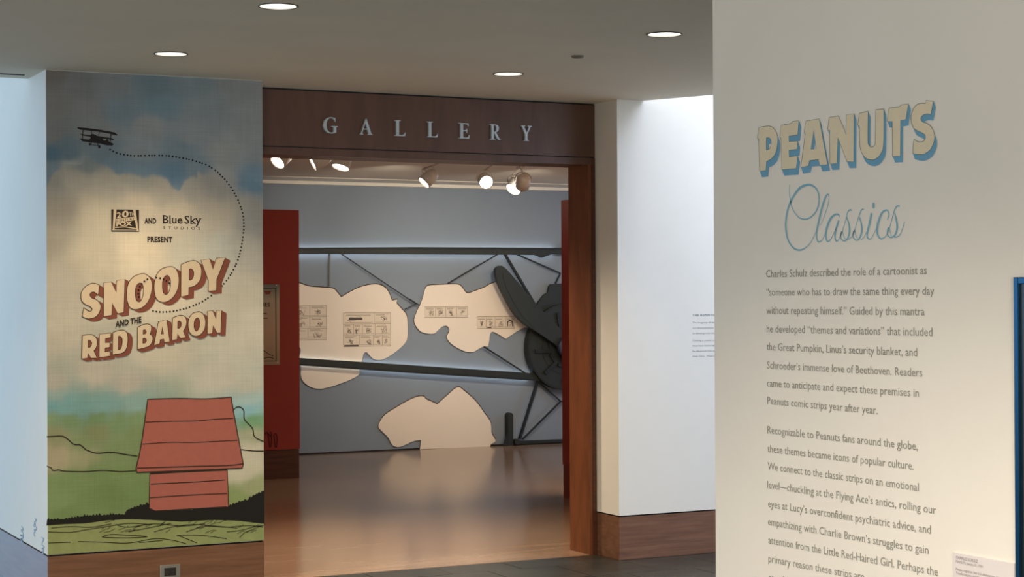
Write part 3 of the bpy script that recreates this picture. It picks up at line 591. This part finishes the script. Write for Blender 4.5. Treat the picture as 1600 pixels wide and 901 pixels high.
title(NEAR, PN, nt_, mat('title_pale', 'd8caae', .75, var=.04, scale=40, spec=.2), m_tblue, ink('title_grey_line', '66756f'), .0014, .0001, .0008)
def script(strokes, tr, parent, name):
    for st in strokes:
        pts = Z(NEAR, tr[0], tr[1], tr[2], [s[:2] for s in st]); ws = [s[2]/tr[2]*.00155 for s in st]; k = len(pts)
        P = smooth(pts, 6, False); Wd = []
        for i in range(k-1):
            for j in range(6): Wd.append(ws[i]+(ws[i+1]-ws[i])*j/6)
        Wd.append(ws[-1]); A_.line(P, Wd, .001)
A_ = Art(NEAR)
script([[(140, 95, 8), (135, 170, 8), (145, 260, 14), (165, 350, 12), (210, 430, 12), (260, 475, 14), (320, 485, 16), (380, 460, 18), (435, 400, 20), (465, 320, 22), (470, 230, 22), (445, 150, 22), (390, 105, 24), (330, 100, 28), (260, 130, 32), (200, 200, 34), (150, 290, 34), (115, 390, 32), (97, 500, 32), (97, 600, 30), (115, 700, 26), (150, 770, 22), (200, 820, 22), (260, 832, 20), (320, 805, 14), (380, 740, 10), (420, 660, 8), (440, 620, 6)],
        [(490, 550, 5), (530, 450, 8), (565, 350, 10), (582, 260, 10), (580, 215, 12), (560, 210, 20), (530, 270, 30), (495, 390, 34), (465, 520, 32), (445, 620, 30), (445, 700, 24), (465, 740, 18), (500, 725, 10), (530, 670, 8), (545, 640, 8)],
        [(705, 460, 12), (690, 435, 16), (650, 435, 22), (600, 480, 32), (560, 580, 34), (548, 670, 30), (560, 730, 20), (590, 725, 14), (630, 660, 10), (660, 590, 10)]], (1215, 275, 7.21), None, 's')
script([[(212, 440, 36), (180, 540, 42), (155, 650, 40), (155, 730, 30), (180, 768, 20), (215, 730, 14), (270, 600, 14), (330, 400, 16), (350, 320, 22), (380, 280, 24), (415, 285, 18)],
        [(335, 390, 20), (370, 500, 34), (380, 600, 42), (360, 700, 34), (320, 755, 20), (280, 760, 18), (245, 720, 20), (245, 650, 34), (265, 620, 24), (290, 690, 10), (320, 740, 10)],
        [(360, 745, 12), (410, 700, 12), (450, 620, 12), (500, 460, 14), (540, 340, 20), (570, 275, 22), (605, 270, 18)],
        [(535, 390, 20), (565, 500, 34), (572, 600, 40), (550, 690, 34), (510, 745, 20), (470, 745, 18), (435, 700, 22), (440, 630, 34), (460, 605, 24), (480, 680, 10), (510, 725, 10)],
        [(560, 745, 12), (610, 700, 12), (650, 610, 12)], [(725, 330, 50), (700, 450, 46), (665, 600, 42), (655, 690, 32), (690, 735, 20), (730, 705, 14), (780, 610, 12), (800, 560, 10)],
        [(968, 435, 14), (995, 370, 22), (985, 300, 22), (945, 285, 26), (885, 330, 40), (835, 450, 46), (810, 580, 46), (825, 680, 36), (870, 728, 22), (920, 710, 16), (965, 660, 12), (1010, 540, 12), (1050, 400, 14), (1085, 280, 22), (1120, 220, 24), (1165, 220, 18)],
        [(1085, 330, 20), (1110, 430, 34), (1125, 540, 44), (1105, 640, 38), (1060, 700, 24), (1010, 705, 20), (975, 660, 24), (975, 590, 32), (1000, 560, 24), (1020, 640, 10), (1040, 690, 10)],
        [(1080, 705, 16), (1140, 690, 16), (1190, 620, 14), (1240, 460, 12)]], (1290, 300, 10.008), None, 's')
A_.dot(Z(NEAR, 1290, 300, 10.008, [(755, 210)])[0], .0045, .001, 14, .0075)
A_.build('script_word', mat('script_blue', '7fa9b8', .7, spec=.2), nt_)
n_ = NEAR.uv
LINES = [('Charles Schulz described the role of a cartoonist as', 1197.5, 433.2, 1448.6, 428), ('“someone who has to draw the same thing every day', 1198, 461.6, 1460, 460.3),
 ('without repeating himself.” Guided by this mantra', 1198, 490, 1445, 492.4), ('he developed “themes and variations” that included', 1198.4, 518.9, 1457.3, 524.7),
 ('the Great Pumpkin, Linus’s security blanket, and', 1198.4, 546.6, 1433.6, 556.4), ('Schroeder’s immense love of Beethoven. Readers', 1199, 575.5, 1441.4, 588.2),
 ('came to anticipate and expect these premises in', 1199, 603.5, 1436.2, 619.9), ('Peanuts comic strips year after year.', 1199.5, 630.9, 1371.5, 646.8),
 ('Recognizable to Peanuts fans around the globe,', 1199.6, 676.5, 1434.5, 703), ('these themes became icons of popular culture.', 1199.6, 705.7, 1428, 733.6),
 ('We connect to the classic strips on an emotional', 1199.9, 733, 1436, 767), ('level—chuckling at the Flying Ace’s antics, rolling our', 1199.6, 762, 1463.2, 802.7),
 ('eyes at Lucy’s overconfident psychiatric advice, and', 1200.4, 791.6, 1454.9, 833.4), ('empathizing with Charlie Brown’s struggles to gain', 1200.4, 819.5, 1451.3, 865.2),
 ('attention from the Little Red-Haired Girl. Perhaps the', 1201, 848.4, 1466, 899.4), ('primary reason these strips are', 1201, 877.3, 1351, 906.5), ('speak', 1201.5, 906.5, 1230, 912)]
m_body = ink('body_text_grey', '8b8980')
ta = tag(empty('text_paragraph', (2.6, 3.4, 1.5)), 'upper grey paragraph printed on the right wall under the script word', 'wall text')
tb = tag(empty('text_paragraph', (2.6, 3.4, 1.1)), 'lower grey paragraph printed on the right wall, cut off by the photo edge', 'wall text')
for i, (s_, x0, y0, x1, y1) in enumerate(LINES):
    a = Art(NEAR); text(a, s_, n_(x0, y0), n_(x1, y1), .0185, .001, 1.0, .002); a.build('text_line', m_body, ta if i < 8 else tb)
# caption card and framed panel
cy0, cz = -n_(1491, 862)[0], n_(1491, 862)[1]
cd = tag(empty('caption_card', (2.6, 2.94, 1.0)), 'white caption card beside the frame at the bottom right corner', 'caption card')
box('card', (2.596, 2.5995, 2.846, cy0, .90, cz), mat('card_white', 'd3cbc8', .6), cd)
NC = Wall(0, 2.596); cx = Art(NC); v_ = NC.uv; m_cap = ink('caption_grey', '8d8583')
text(cx, 'CHARLES SCHULZ', v_(1494, 872.5), v_(1528, 879.2), .0068, .0006, 1, .004); text(cx, 'PEANUTS, January 31, 1954', v_(1494, 878.5), v_(1535.5, 886.7), .0058, .0006, 1, 0)
text(cx, 'Please, registrar, but it is obvious you are', v_(1494, 890.5), v_(1562, 904), .0058, .0006); text(cx, 'Transferring my records', v_(1494, 896.5), v_(1530, 903.5), .0058, .0006)
cx.build('caption_wording', m_cap, cd)
fr = tag(empty('picture_frame', (2.6, 2.4, 1.2)), 'tall dark glossy frame with blue sheen at the right edge', 'picture frame')
fy0, fz = -n_(1589, 433)[0], n_(1589, 433)[1]
m_frame = mat('blue_black_frame', '1a4058', .25, metal=.9, var=.05, scale=10)
box('frame_side', (2.59, 2.5995, fy0-.014, fy0, .55, fz), m_frame, fr, b=.0015); box('frame_side', (2.59, 2.5995, 1.9, 1.914, .55, fz), m_frame, fr, b=.0015)
box('frame_top', (2.59, 2.5995, 1.914, fy0-.014, fz-.014, fz), m_frame, fr, b=.0015); box('frame_bottom', (2.59, 2.5995, 1.914, fy0-.014, .55, .564), m_frame, fr, b=.0015)
box('dark_panel', (2.595, 2.5995, 1.914, fy0-.014, .564, fz-.014), mat('dark_glass', '121514', .3), fr)
# ------------------------------------------------------------------ gallery: clouds, aircraft, strips
BP = 1/140
WALLH = lambda h: Wall(1, 17.4-h)      # planes parallel to the back wall, h in front of it
bk = WALLH(.1).uv; CL = WALLH(.022); kb = WALLH(.0235).uv
def cloud(pts, h, lb):
    L = smooth(pts, 6); h = .022; o = Art(BACK).fill([L], h).build('cloud_board', m_cloud)
    e = Art(BACK).sides([L], .014, h).m.build('cut_edge', m_edge); e.parent = o
    e = Art(BACK).solid([[(a+.009, b+.011) for a, b in L]], .002, .014).m.build('edge_shade_layer', m_edge_shade); e.parent = o  # added layer, shifted up and right to imitate the dark shadow-gap outline
    return tag(o, lb, 'wall cutout', 'cream cloud cutouts on the gallery wall')
cloud(Z(CL, 460, 430, 4.74, [(-110, 60), (-30, 40), (35, 58), (110, 82), (200, 90), (285, 98), (320, 130), (347, 163, 1), (400, 130), (480, 90), (560, 70), (620, 68), (670, 90), (700, 130), (722, 188, 1), (738, 184), (762, 178, 1), (755, 205, 1), (790, 245), (828, 290), (838, 350), (838, 450), (820, 500), (770, 550), (700, 600), (640, 625), (590, 620), (560, 595), (535, 568), (515, 578), (505, 610), (500, 640), (485, 690), (476, 735), (420, 770), (330, 805), (240, 832), (180, 840), (120, 825), (70, 790), (48, 740), (50, 680), (35, 620), (45, 540), (-20, 500), (-100, 420), (-140, 200)]), .03, 'large cream cloud cutout with two comic sheets, behind the lower wing')
cloud(Z(CL, 640, 430, 5.3, [(38, 380), (60, 300), (85, 250), (110, 180), (130, 110), (160, 85), (250, 78), (390, 75), (430, 95), (460, 135), (485, 148), (540, 130), (620, 100), (680, 68), (760, 66), (860, 220), (960, 350), (985, 420), (940, 435), (880, 470), (795, 527, 1), (740, 490), (690, 468), (668, 485), (660, 540), (650, 588, 1), (612, 590), (570, 610), (520, 635), (440, 622), (350, 570), (310, 520), (312, 495), (330, 455), (310, 418), (270, 425), (235, 455), (200, 482), (130, 478), (80, 455)]), .03, 'cream cloud cutout with two comic strips, left of the propeller')
cp = [(591.4, 664.7), (599.7, 649.7), (616.4, 638), (643, 623), (659.7, 618.7), (666.3, 623.7), (676, 628), (683.3, 631.5, 1), (700, 616.5), (715, 604.8), (726.6, 611.5), (743.2, 626.5), (756.6, 644.8), (766.5, 659.8), (768.2, 676.4), (774.2, 688), (767, 694), (766, 697.2, 1), (656, 701.6, 1), (658, 687, 1), (646, 689), (633, 694.6), (623, 698), (613, 694.6), (606.4, 683), (596.4, 673)]
cloud([(*CL.uv(p[0], p[1]), *p[2:]) for p in cp], .025, 'cream cloud cutout standing on the gallery floor, low on the wall')
air = tag(empty('aircraft_relief', (9.4, 17.4, 0)), 'large dark green biplane cutout mounted on the blue gallery wall', 'wall cutout')
def bar(name, pts, wpx, h0, h1, m=m_green): return Art(BACK).line([WALLH(h1).uv(*p) for p in pts], wpx*BP, h1, False, h0).build(name, m, air)
def slab(name, L, h0, h1, m=m_green): return Art(BACK).solid([L], h0, h1).build(name, m, air)
ul = bk(440, 386.5)[1]; 
slab('upper_wing', [bk(400, 396), bk(838, 398), bk(848, 402), bk(862, 397), (12.5, bk(862, 397)[1]), (12.5, bk(862, 385.3)[1]), bk(640, 385.8), bk(400, 387.2)], .05, .10)
slab('lower_wing', [bk(380, 563), bk(468, 570.5), bk(640, 582.5), bk(842, 595), (9.9, bk(842, 595)[1]), (12.5, bk(380, 563)[1]), (12.5, bk(380, 552)[1]), (9.9, bk(832, 582.6)[1]), bk(832, 582.6), bk(640, 570), bk(468, 558.8), bk(380, 552)], .05, .10)
slab('wing_lip', [bk(400, 388.8), (12.5, bk(862, 387.2)[1]), (12.5, bk(862, 385.3)[1]), bk(640, 385.8), bk(400, 387.2)], .1, .106, m_green2)
slab('wing_lip', [bk(380, 563), bk(468, 570.5), bk(640, 582.5), bk(842, 595), bk(842, 592), bk(640, 579.5), bk(468, 567.5), bk(380, 560)], .1, .106, m_green2)
# light strips behind both wings
m_led = mat('light_strip', (.82, .91, 1), .5, emit=4.5)
def led(pts): return Art(BACK).line([bk(*p) for p in pts], .008, .04, False, .03).build('light_strip', m_led, air)
led([(400, 390.5), (870, 389)]); led([(400, 394.5), (870, 395)]); led([(380, 556), (468, 563), (640, 574.5), (832, 587)]); led([(380, 559.5), (468, 566.5), (640, 578.5), (832, 591)])
ec = Vector(WALLH(.13).uv(885, 542)); R_ = .472
body_l = [bk(838, 486), bk(843, 472), bk(852, 460), bk(858, 457), bk(860, 447), bk(863, 443.6), bk(880, 442.6)]
body_all = body_l + [(2*ec.x-a, b) for a, b in body_l[::-1]] + [(2*ec.x-body_l[0][0], ec.y), (body_l[0][0], ec.y)]
slab('fuselage', body_all, .04, .075, m_green)
cw = Art(BACK).solid([[(ec.x+R_*math.cos(2*PI*i/64), ec.y+R_*math.sin(2*PI*i/64)) for i in range(64)]], .03, .13).build('cowling', m_green, air)
rg = Art(BACK)
for r in (.458, .30):
    rg = Art(BACK); rg.line([(ec.x+r*math.cos(2*PI*i/64), ec.y+r*math.sin(2*PI*i/64)) for i in range(64)], .008, .133, True, .128); rg.build('cowling_ring', m_green2, air)
for k in range(9):
    a = math.radians(90+k*40+10); ca_, sa_ = math.cos(a), math.sin(a)
    P = lambda r, t: (ec.x+r*ca_-t*sa_, ec.y+r*sa_+t*ca_)
    Art(BACK).solid([[P(.19, -.075), P(.225, -.075), P(.225, .02), P(.39, .02), P(.39, .06), P(.19, .06)]], .12, .150).build('engine_cylinder', m_green2, air)
hb = MB().lathe([(.115, 0), (.115, .03), (.1, .045), (.075, .045), (.075, .03), (.05, .03), (.045, .06), (.001, .065)], (WALLH(.215).uv(885, 542)[0], 17.185, WALLH(.215).uv(885, 542)[1]), axis=(0, -1, 0), n=32); hb.build('propeller_hub', mat('hub_dark', '22283a', .5), air, True)
zb = lambda pts: Z(WALLH(.19), 760, 380, 3.754, pts)
bl = smooth(zb([(78, 131), (98, 140), (125, 165), (180, 230), (240, 300), (300, 372), (360, 428), (430, 505), (478, 575, 1), (450, 640, 1), (400, 595), (330, 545), (250, 492), (200, 455), (150, 395), (100, 305), (66, 232), (50, 175), (55, 145)]), 6)
pb = lambda L: Art(BACK).solid([L], .155, .215)
pb(bl).build('propeller_blade', m_green, air); bc = WALLH(.19).uv(885, 542); pb([(2*bc[0]-a, 2*bc[1]-b) for a, b in bl]).build('propeller_blade', m_green, air)
ln = smooth(zb([(92, 175), (100, 230), (140, 320), (200, 420), (270, 490)]), 6, False)
Art(BACK).line(ln, .008, .217, False, .212).build('blade_groove', m_green2, air)
# struts, wires, wheels
bar('wing_strut', [(789.3, 396), (841, 483)], 3.2, .06, .09, m_green2)
bar('wing_strut', [(515, 396), (515, 447)], 2.6, .03, .045, mat('strut_grey', '6d6b62', .6))
for pts, w in (([(700, 442.6), (738, 420), (779, 396.5)], 1.5), ([(533, 396), (651, 475)], 1.2), ([(651, 474), (633, 483)], .9), ([(640, 466.6), (656, 477)], 1.2), ([(808, 397), (876, 426.6)], 2), ([(876, 427), (868, 443)], 2), ([(756.6, 541.5), (821.5, 583)], 2.2), ([(841.5, 596.4), (876.5, 626.7)], 2.2), ([(876.5, 626.7), (884, 627.2)], 2.2), ([(817, 686), (876.5, 626.7)], 2.2)):
    bar('wire', pts, w, .045, .06, m_green2)
bar('landing_strut', [(841, 595), (812.7, 686)], 3.6, .05, .08, m_green2)
slab('axle', [bk(806, 693.8), bk(880, 690.5), (11.0, bk(880, 690.5)[1]), (11.0, bk(880, 686.2)[1]), bk(880, 686.2), bk(806, 689)], .05, .09, m_green)
kc = bk(808, 690); Art(BACK).solid([[(kc[0]+.035*math.cos(2*PI*i/20), kc[1]+.03*math.sin(2*PI*i/20)) for i in range(20)]], .05, .11).build('axle_knob', m_green, air)
wa, wb = WALLH(.09).uv(794.3, 690)[0], WALLH(.09).uv(802.3, 690)[0]; wt = bk(797, 644.6)[1]
wl = [(wa, .0015), (wb, .0015), (wb, wt-.03), (wb-.012, wt-.008), ((wa+wb)/2, wt), (wa+.012, wt-.008), (wa, wt-.03)]
slab('wheel', wl, .003, .09, m_green)
slab('wheel_chock', [bk(786, 697), bk(795, 697), bk(795, 672), bk(791, 680)], .09, .10, m_green2)
# comic sheets
m_sheet = mat('comic_paper', 'dfcfb8', .75, spec=.2); m_line = ink('pencil_line', '9c8b78'); m_mark = ink('comic_ink', '5a4f45')
def strip(px0, py0, px1, py1, rows, lb, seed, extra=None, sheet=True):
    random.seed(seed); a0, b0 = kb(px0, py1); a1, b1 = kb(px1, py0); hh = .0235
    t = tag(empty('comic_sheet', ((a0+a1)/2, 17.4, (b0+b1)/2)), lb, 'comic sheet', 'comic sheets on the cloud cutouts')
    Art(BACK).rect(a0, b0, a1, b1, hh).build('paper', m_sheet, t); ln_ = Art(BACK); dr = Art(BACK)
    ln_.line([(a0, b0), (a1, b0), (a1, b1), (a0, b1)], .006, hh+.001, True); nr = len(rows)
    for r, cols_ in enumerate(rows):
        y1 = b1-(b1-b0)*r/nr; y0 = b1-(b1-b0)*(r+1)/nr; xs = [a0+(a1-a0)*v for v in cols_]
        if r: ln_.line([(a0, y1), (a1, y1)], .004, hh+.001)
        for i in range(len(xs)-1):
            x0, x1 = xs[i], xs[i+1]; ln_.line([(x1, y0), (x1, y1)], .004, hh+.001); w = x1-x0; h = y1-y0
            for q in range(2): ln_.line([(x0+w*.1, y1-h*(.12+.1*q)), (x0+w*random.uniform(.6, .9), y1-h*(.12+.1*q))], .005, hh+.001)
            cx_, cy_ = x0+w*random.uniform(.35, .65), y0+h*.42    # loose unreadable sketch marks
            for q in range(5):
                p = [(cx_+random.uniform(-.22, .22)*w, cy_+random.uniform(-.3, .25)*h) for _ in range(4)]
                ln_.line(smooth(p, 4, False), .004, hh+.001)
            if random.random() < .5: dr.dot((cx_+.1*w*random.uniform(-1, 1), cy_), .006, hh+.002, 8)
            ln_.line([(x0+w*.05, y0+h*.14), (x0+w*.95, y0+h*.14)], .003, hh+.001)
    if extra: extra(dr, a0, b0, a1, b1, hh+.0015)
    ln_.build('panel_lines', m_line, t); tag(dr.build('ink_marks', m_mark, t), kind='stuff')
strip(452, 476.8, 510, 531.3, [[0, .55, 1], [0, .55, 1], [0, .5, 1]], 'three-row comic sheet on the large cloud, next to the red partition', 1)
def ex2(d_, a0, b0, a1, b1, h): d_.rect(a0+.01, b0, a0+(a1-a0)*.32, b0+.018, h); d_.rect(a0+(a1-a0)*.12, b1-.075, a0+(a1-a0)*.4, b1-.05, h)
strip(536.4, 488, 610.2, 541.4, [[0, .65, 1], [0, .22, .4, .67, 1], [0, .34, .63, .82, 1]], 'comic sheet of three rows with title bar in the middle of the large cloud', 2, ex2)
strip(663.6, 478.7, 730.6, 496, [[0, .25, .49, .74, 1]], 'single-row comic strip of four panels, upper left on the cloud by the propeller', 5)
def ex4(d_, a0, b0, a1, b1, h):
    w = a1-a0; d_.rect(a0+w*.27, b0+.003, a0+w*.38, b0+.014, h); d_.line(smooth([(a0+w*.81, b0+.02), (a0+w*.82, b0+.07), (a0+w*.9, b0+.08), (a0+w*.95, b0+.06), (a0+w*.95, b0+.015)], 4, False), .014, h)
strip(745.3, 494, 804, 513, [[0, .24, .48, .76, 1]], 'single-row comic strip with a dark last panel, lower right beside the propeller blade', 6, ex4)
# poster on the red partition
po = tag(empty('poster', (5.06, 15.15, 1.37)), 'weathered poster pinned to the left red partition beside the mural wall', 'poster')
pa0, pa1 = 4.82, PART.uv(436.5, 500)[0]; pb0, pb1 = PART.uv(437, 569.5)[1], PART.uv(435, 444)[1]
m_post = mat('aged_poster', 'b39a80', .6, spec=.3)
_nt = m_post.node_tree; _b = _nt.nodes['Principled BSDF']; _tc = _nt.nodes.new('ShaderNodeTexCoord'); _s = _nt.nodes.new('ShaderNodeSeparateXYZ'); _mr = _nt.nodes.new('ShaderNodeMapRange'); _r = _nt.nodes.new('ShaderNodeValToRGB')
_nt.links.new(_tc.outputs['Generated'], _s.inputs[0]); _nt.links.new(_s.outputs['Z'], _r.inputs[0]); _nt.links.new(_r.outputs[0], _b.inputs['Base Color'])
_r.color_ramp.elements[0].color = (*lin('9c8468'), 1); _r.color_ramp.elements[1].color = (*lin('6f7a6c'), 1); _e = _r.color_ramp.elements.new(.45); _e.color = (*lin('b99c80'), 1); _e = _r.color_ramp.elements.new(.8); _e.color = (*lin('b3a48c'), 1)
box('sheet', (pa0, pa1, 15.143, 15.15, pb0, pb1), m_post, po)
PF = Wall(1, 15.143); pr = Art(PF); pr.line([(pa0+.035, pb0+.035), (pa1-.035, pb0+.035), (pa1-.035, pb1-.035), (pa0+.035, pb1-.035)], .008, .001, True)
text(pr, 'IES', PF.uv(411.5, 478.6), PF.uv(422, 479), .034, .001, 1, .01)
pq = PF.uv
for p in ([(405, 546), (413, 548), (420, 553), (427, 556)], [(412, 560), (420, 558), (428, 560)], [(411, 497), (418, 497)], [(411, 489), (417, 490)]):
    pr.line(smooth([pq(*q) for q in p], 4, False), .006, .001)
pr.build('poster_print', m_brownink, po)
Art(PF).fill([[pq(413, 455), pq(423.5, 454.5), pq(421.5, 459.5), pq(415, 459.8)]], .001).build('poster_emblem', ink('dull_red_ink', '8a3f2f'), po)
MB().lathe([(.006, 0), (.005, .004), (.001, .005)], (*[(lambda q: (q[0], 15.142, q[1]))(pq(432, 445.5))][0],), axis=(0, -1, 0), n=12).lathe([(.006, 0), (.005, .004), (.001, .005)], (*[(lambda q: (q[0], 15.142, q[1]))(pq(433.6, 566))][0],), axis=(0, -1, 0), n=12).build('pins', m_lampw, po)
dk = Art(PART); zr = lambda pts: [q[:2] for q in Z(PART, 405, 660, 9.01, pts)]
for p in ([(78, 165), (100, 140), (120, 160), (140, 300), (150, 350)], [(160, 345), (170, 240), (168, 150), (145, 130)], [(115, 140), (165, 200)], [(205, 165), (215, 260), (225, 350)], [(240, 350), (250, 250), (240, 165), (215, 160)]):
    dk.line(smooth(zr(p), 4, False), .012, .002)
tag(dk.build('wall_marks', ink('dark_red_strokes', '5a1a16')), 'thin dark red marks low on the left red partition', 'drawing')  # thin darker strokes low on the red panel
# ------------------------------------------------------------------ track lamps
m_face = mat('lamp_face', (1, .93, .84), .4, emit=14)
m_track = mat('track_white', 'c9c0b2', .45)
def track(dims, lb): tag(box('lighting_track', dims, m_track, None, b=.003), lb, 'lighting track')
track((3.4, 6.0, 12.32, 12.355, CEIL-.03, CEIL), 'white lighting track behind the header carrying the three left lamps')
track((5.6, 8.6, 13.53, 13.565, CEIL-.03, CEIL), 'white lighting track carrying the two middle lamps')
track((7.305, 7.33, 11.8, 14.35, CEIL-.03, CEIL), 'white lighting track running into the gallery by the right-hand pair of lamps')
def lamp(pos, aim, mount, lb, r=.068, ln_=.15, energy=25):
    pos, aim, mount = Vector(pos), Vector(aim).normalized(), Vector(mount)
    t = tag(empty('track_lamp', mount), lb, 'track lamp', 'white track lamps in the gallery')
    back = pos-aim*ln_
    MB().lathe([(.001, 0), (r*.45, 0), (r*.75, .02), (r*.95, .05), (r, ln_), (r*.93, ln_), (r*.9, ln_-.03), (.001, ln_-.035)], back, axis=aim, n=28).build('lamp_head', m_lampw, t, True)
    MB().lathe([(.0005, 0), (r*.9, 0), (r*.9, -.004)], pos-aim*.012, axis=aim, n=28).build('lamp_face', m_face, t)
    side = aim.cross(Vector((0, 0, 1))).normalized(); mid = pos-aim*ln_*.5; top = Vector((mid.x, mid.y, CEIL-.06))
    pts = []
    upv = side.cross(aim).normalized(); upv = upv if upv.z > 0 else -upv
    for i in range(13):
        a = PI*i/12; pts.append(mid+side*(r+.012)*math.cos(a)+upv*(r+.03)*math.sin(a))
    MB().tube(pts, .005).build('yoke', m_lampw, t, True)
    MB().tube([mid+upv*(r+.03), Vector((mount.x, mount.y, CEIL-.05)), Vector((mount.x, mount.y, CEIL-.028))], .007).build('stem', m_lampw, t, True)
    MB().box(mount.x-.02, mount.x+.02, mount.y-.02, mount.y+.02, CEIL-.045, CEIL-.028, b=.003).build('adapter', m_lampw, t)
    light('track_lamp_beam', 'SPOT', pos+aim*.01, pos+aim, energy, (1, .84, .66), spot_size=math.radians(60), spot_blend=.8, shadow_soft_size=.05)
def P_(px, py, z): return at(px, py, 2, z)
p = P_(433, 253, 2.6); lamp(p, (-.745, -.26, -.64), (p.x+.08, 12.337, CEIL), 'track lamp at far left under the header with its bright face towards the lobby', r=.064, energy=7)
p = P_(488, 255, 2.6); lamp(p, (-.85, .20, -.45), (p.x+.08, 12.337, CEIL), 'middle one of the three left track lamps, face seen as a thin slanted oval', r=.062, energy=1.5)
p = P_(532, 262, 2.585); lamp(p, (-.32, -.14, -.9), (p.x+.03, 12.337, CEIL), 'third track lamp from the left, showing only a bright lower crescent', r=.07, energy=2)
p = P_(662, 286, 2.575); lamp(p, (-.72, .05, -.68), (p.x+.1, 13.547, CEIL), 'track lamp under the letters A and L, tilted down to the left', r=.062, energy=8)
p = P_(760, 285, 2.585); lamp(p, (-.21, -.9, -.37), (p.x+.03, 13.547, CEIL), 'single round-faced track lamp left of the right-hand pair', r=.06, energy=12)
p = P_(801, 296, 2.575); lamp(p, (-.61, -.24, -.74), (7.317, p.y-.02, CEIL), 'front lamp of the right-hand pair, bright face turned down to the left', r=.07)
p = P_(816, 290, 2.60); lamp(p, (.25, .8, -.5), (7.317, p.y+.1, CEIL), 'rear lamp of the right-hand pair, turned towards the far wall', r=.066)
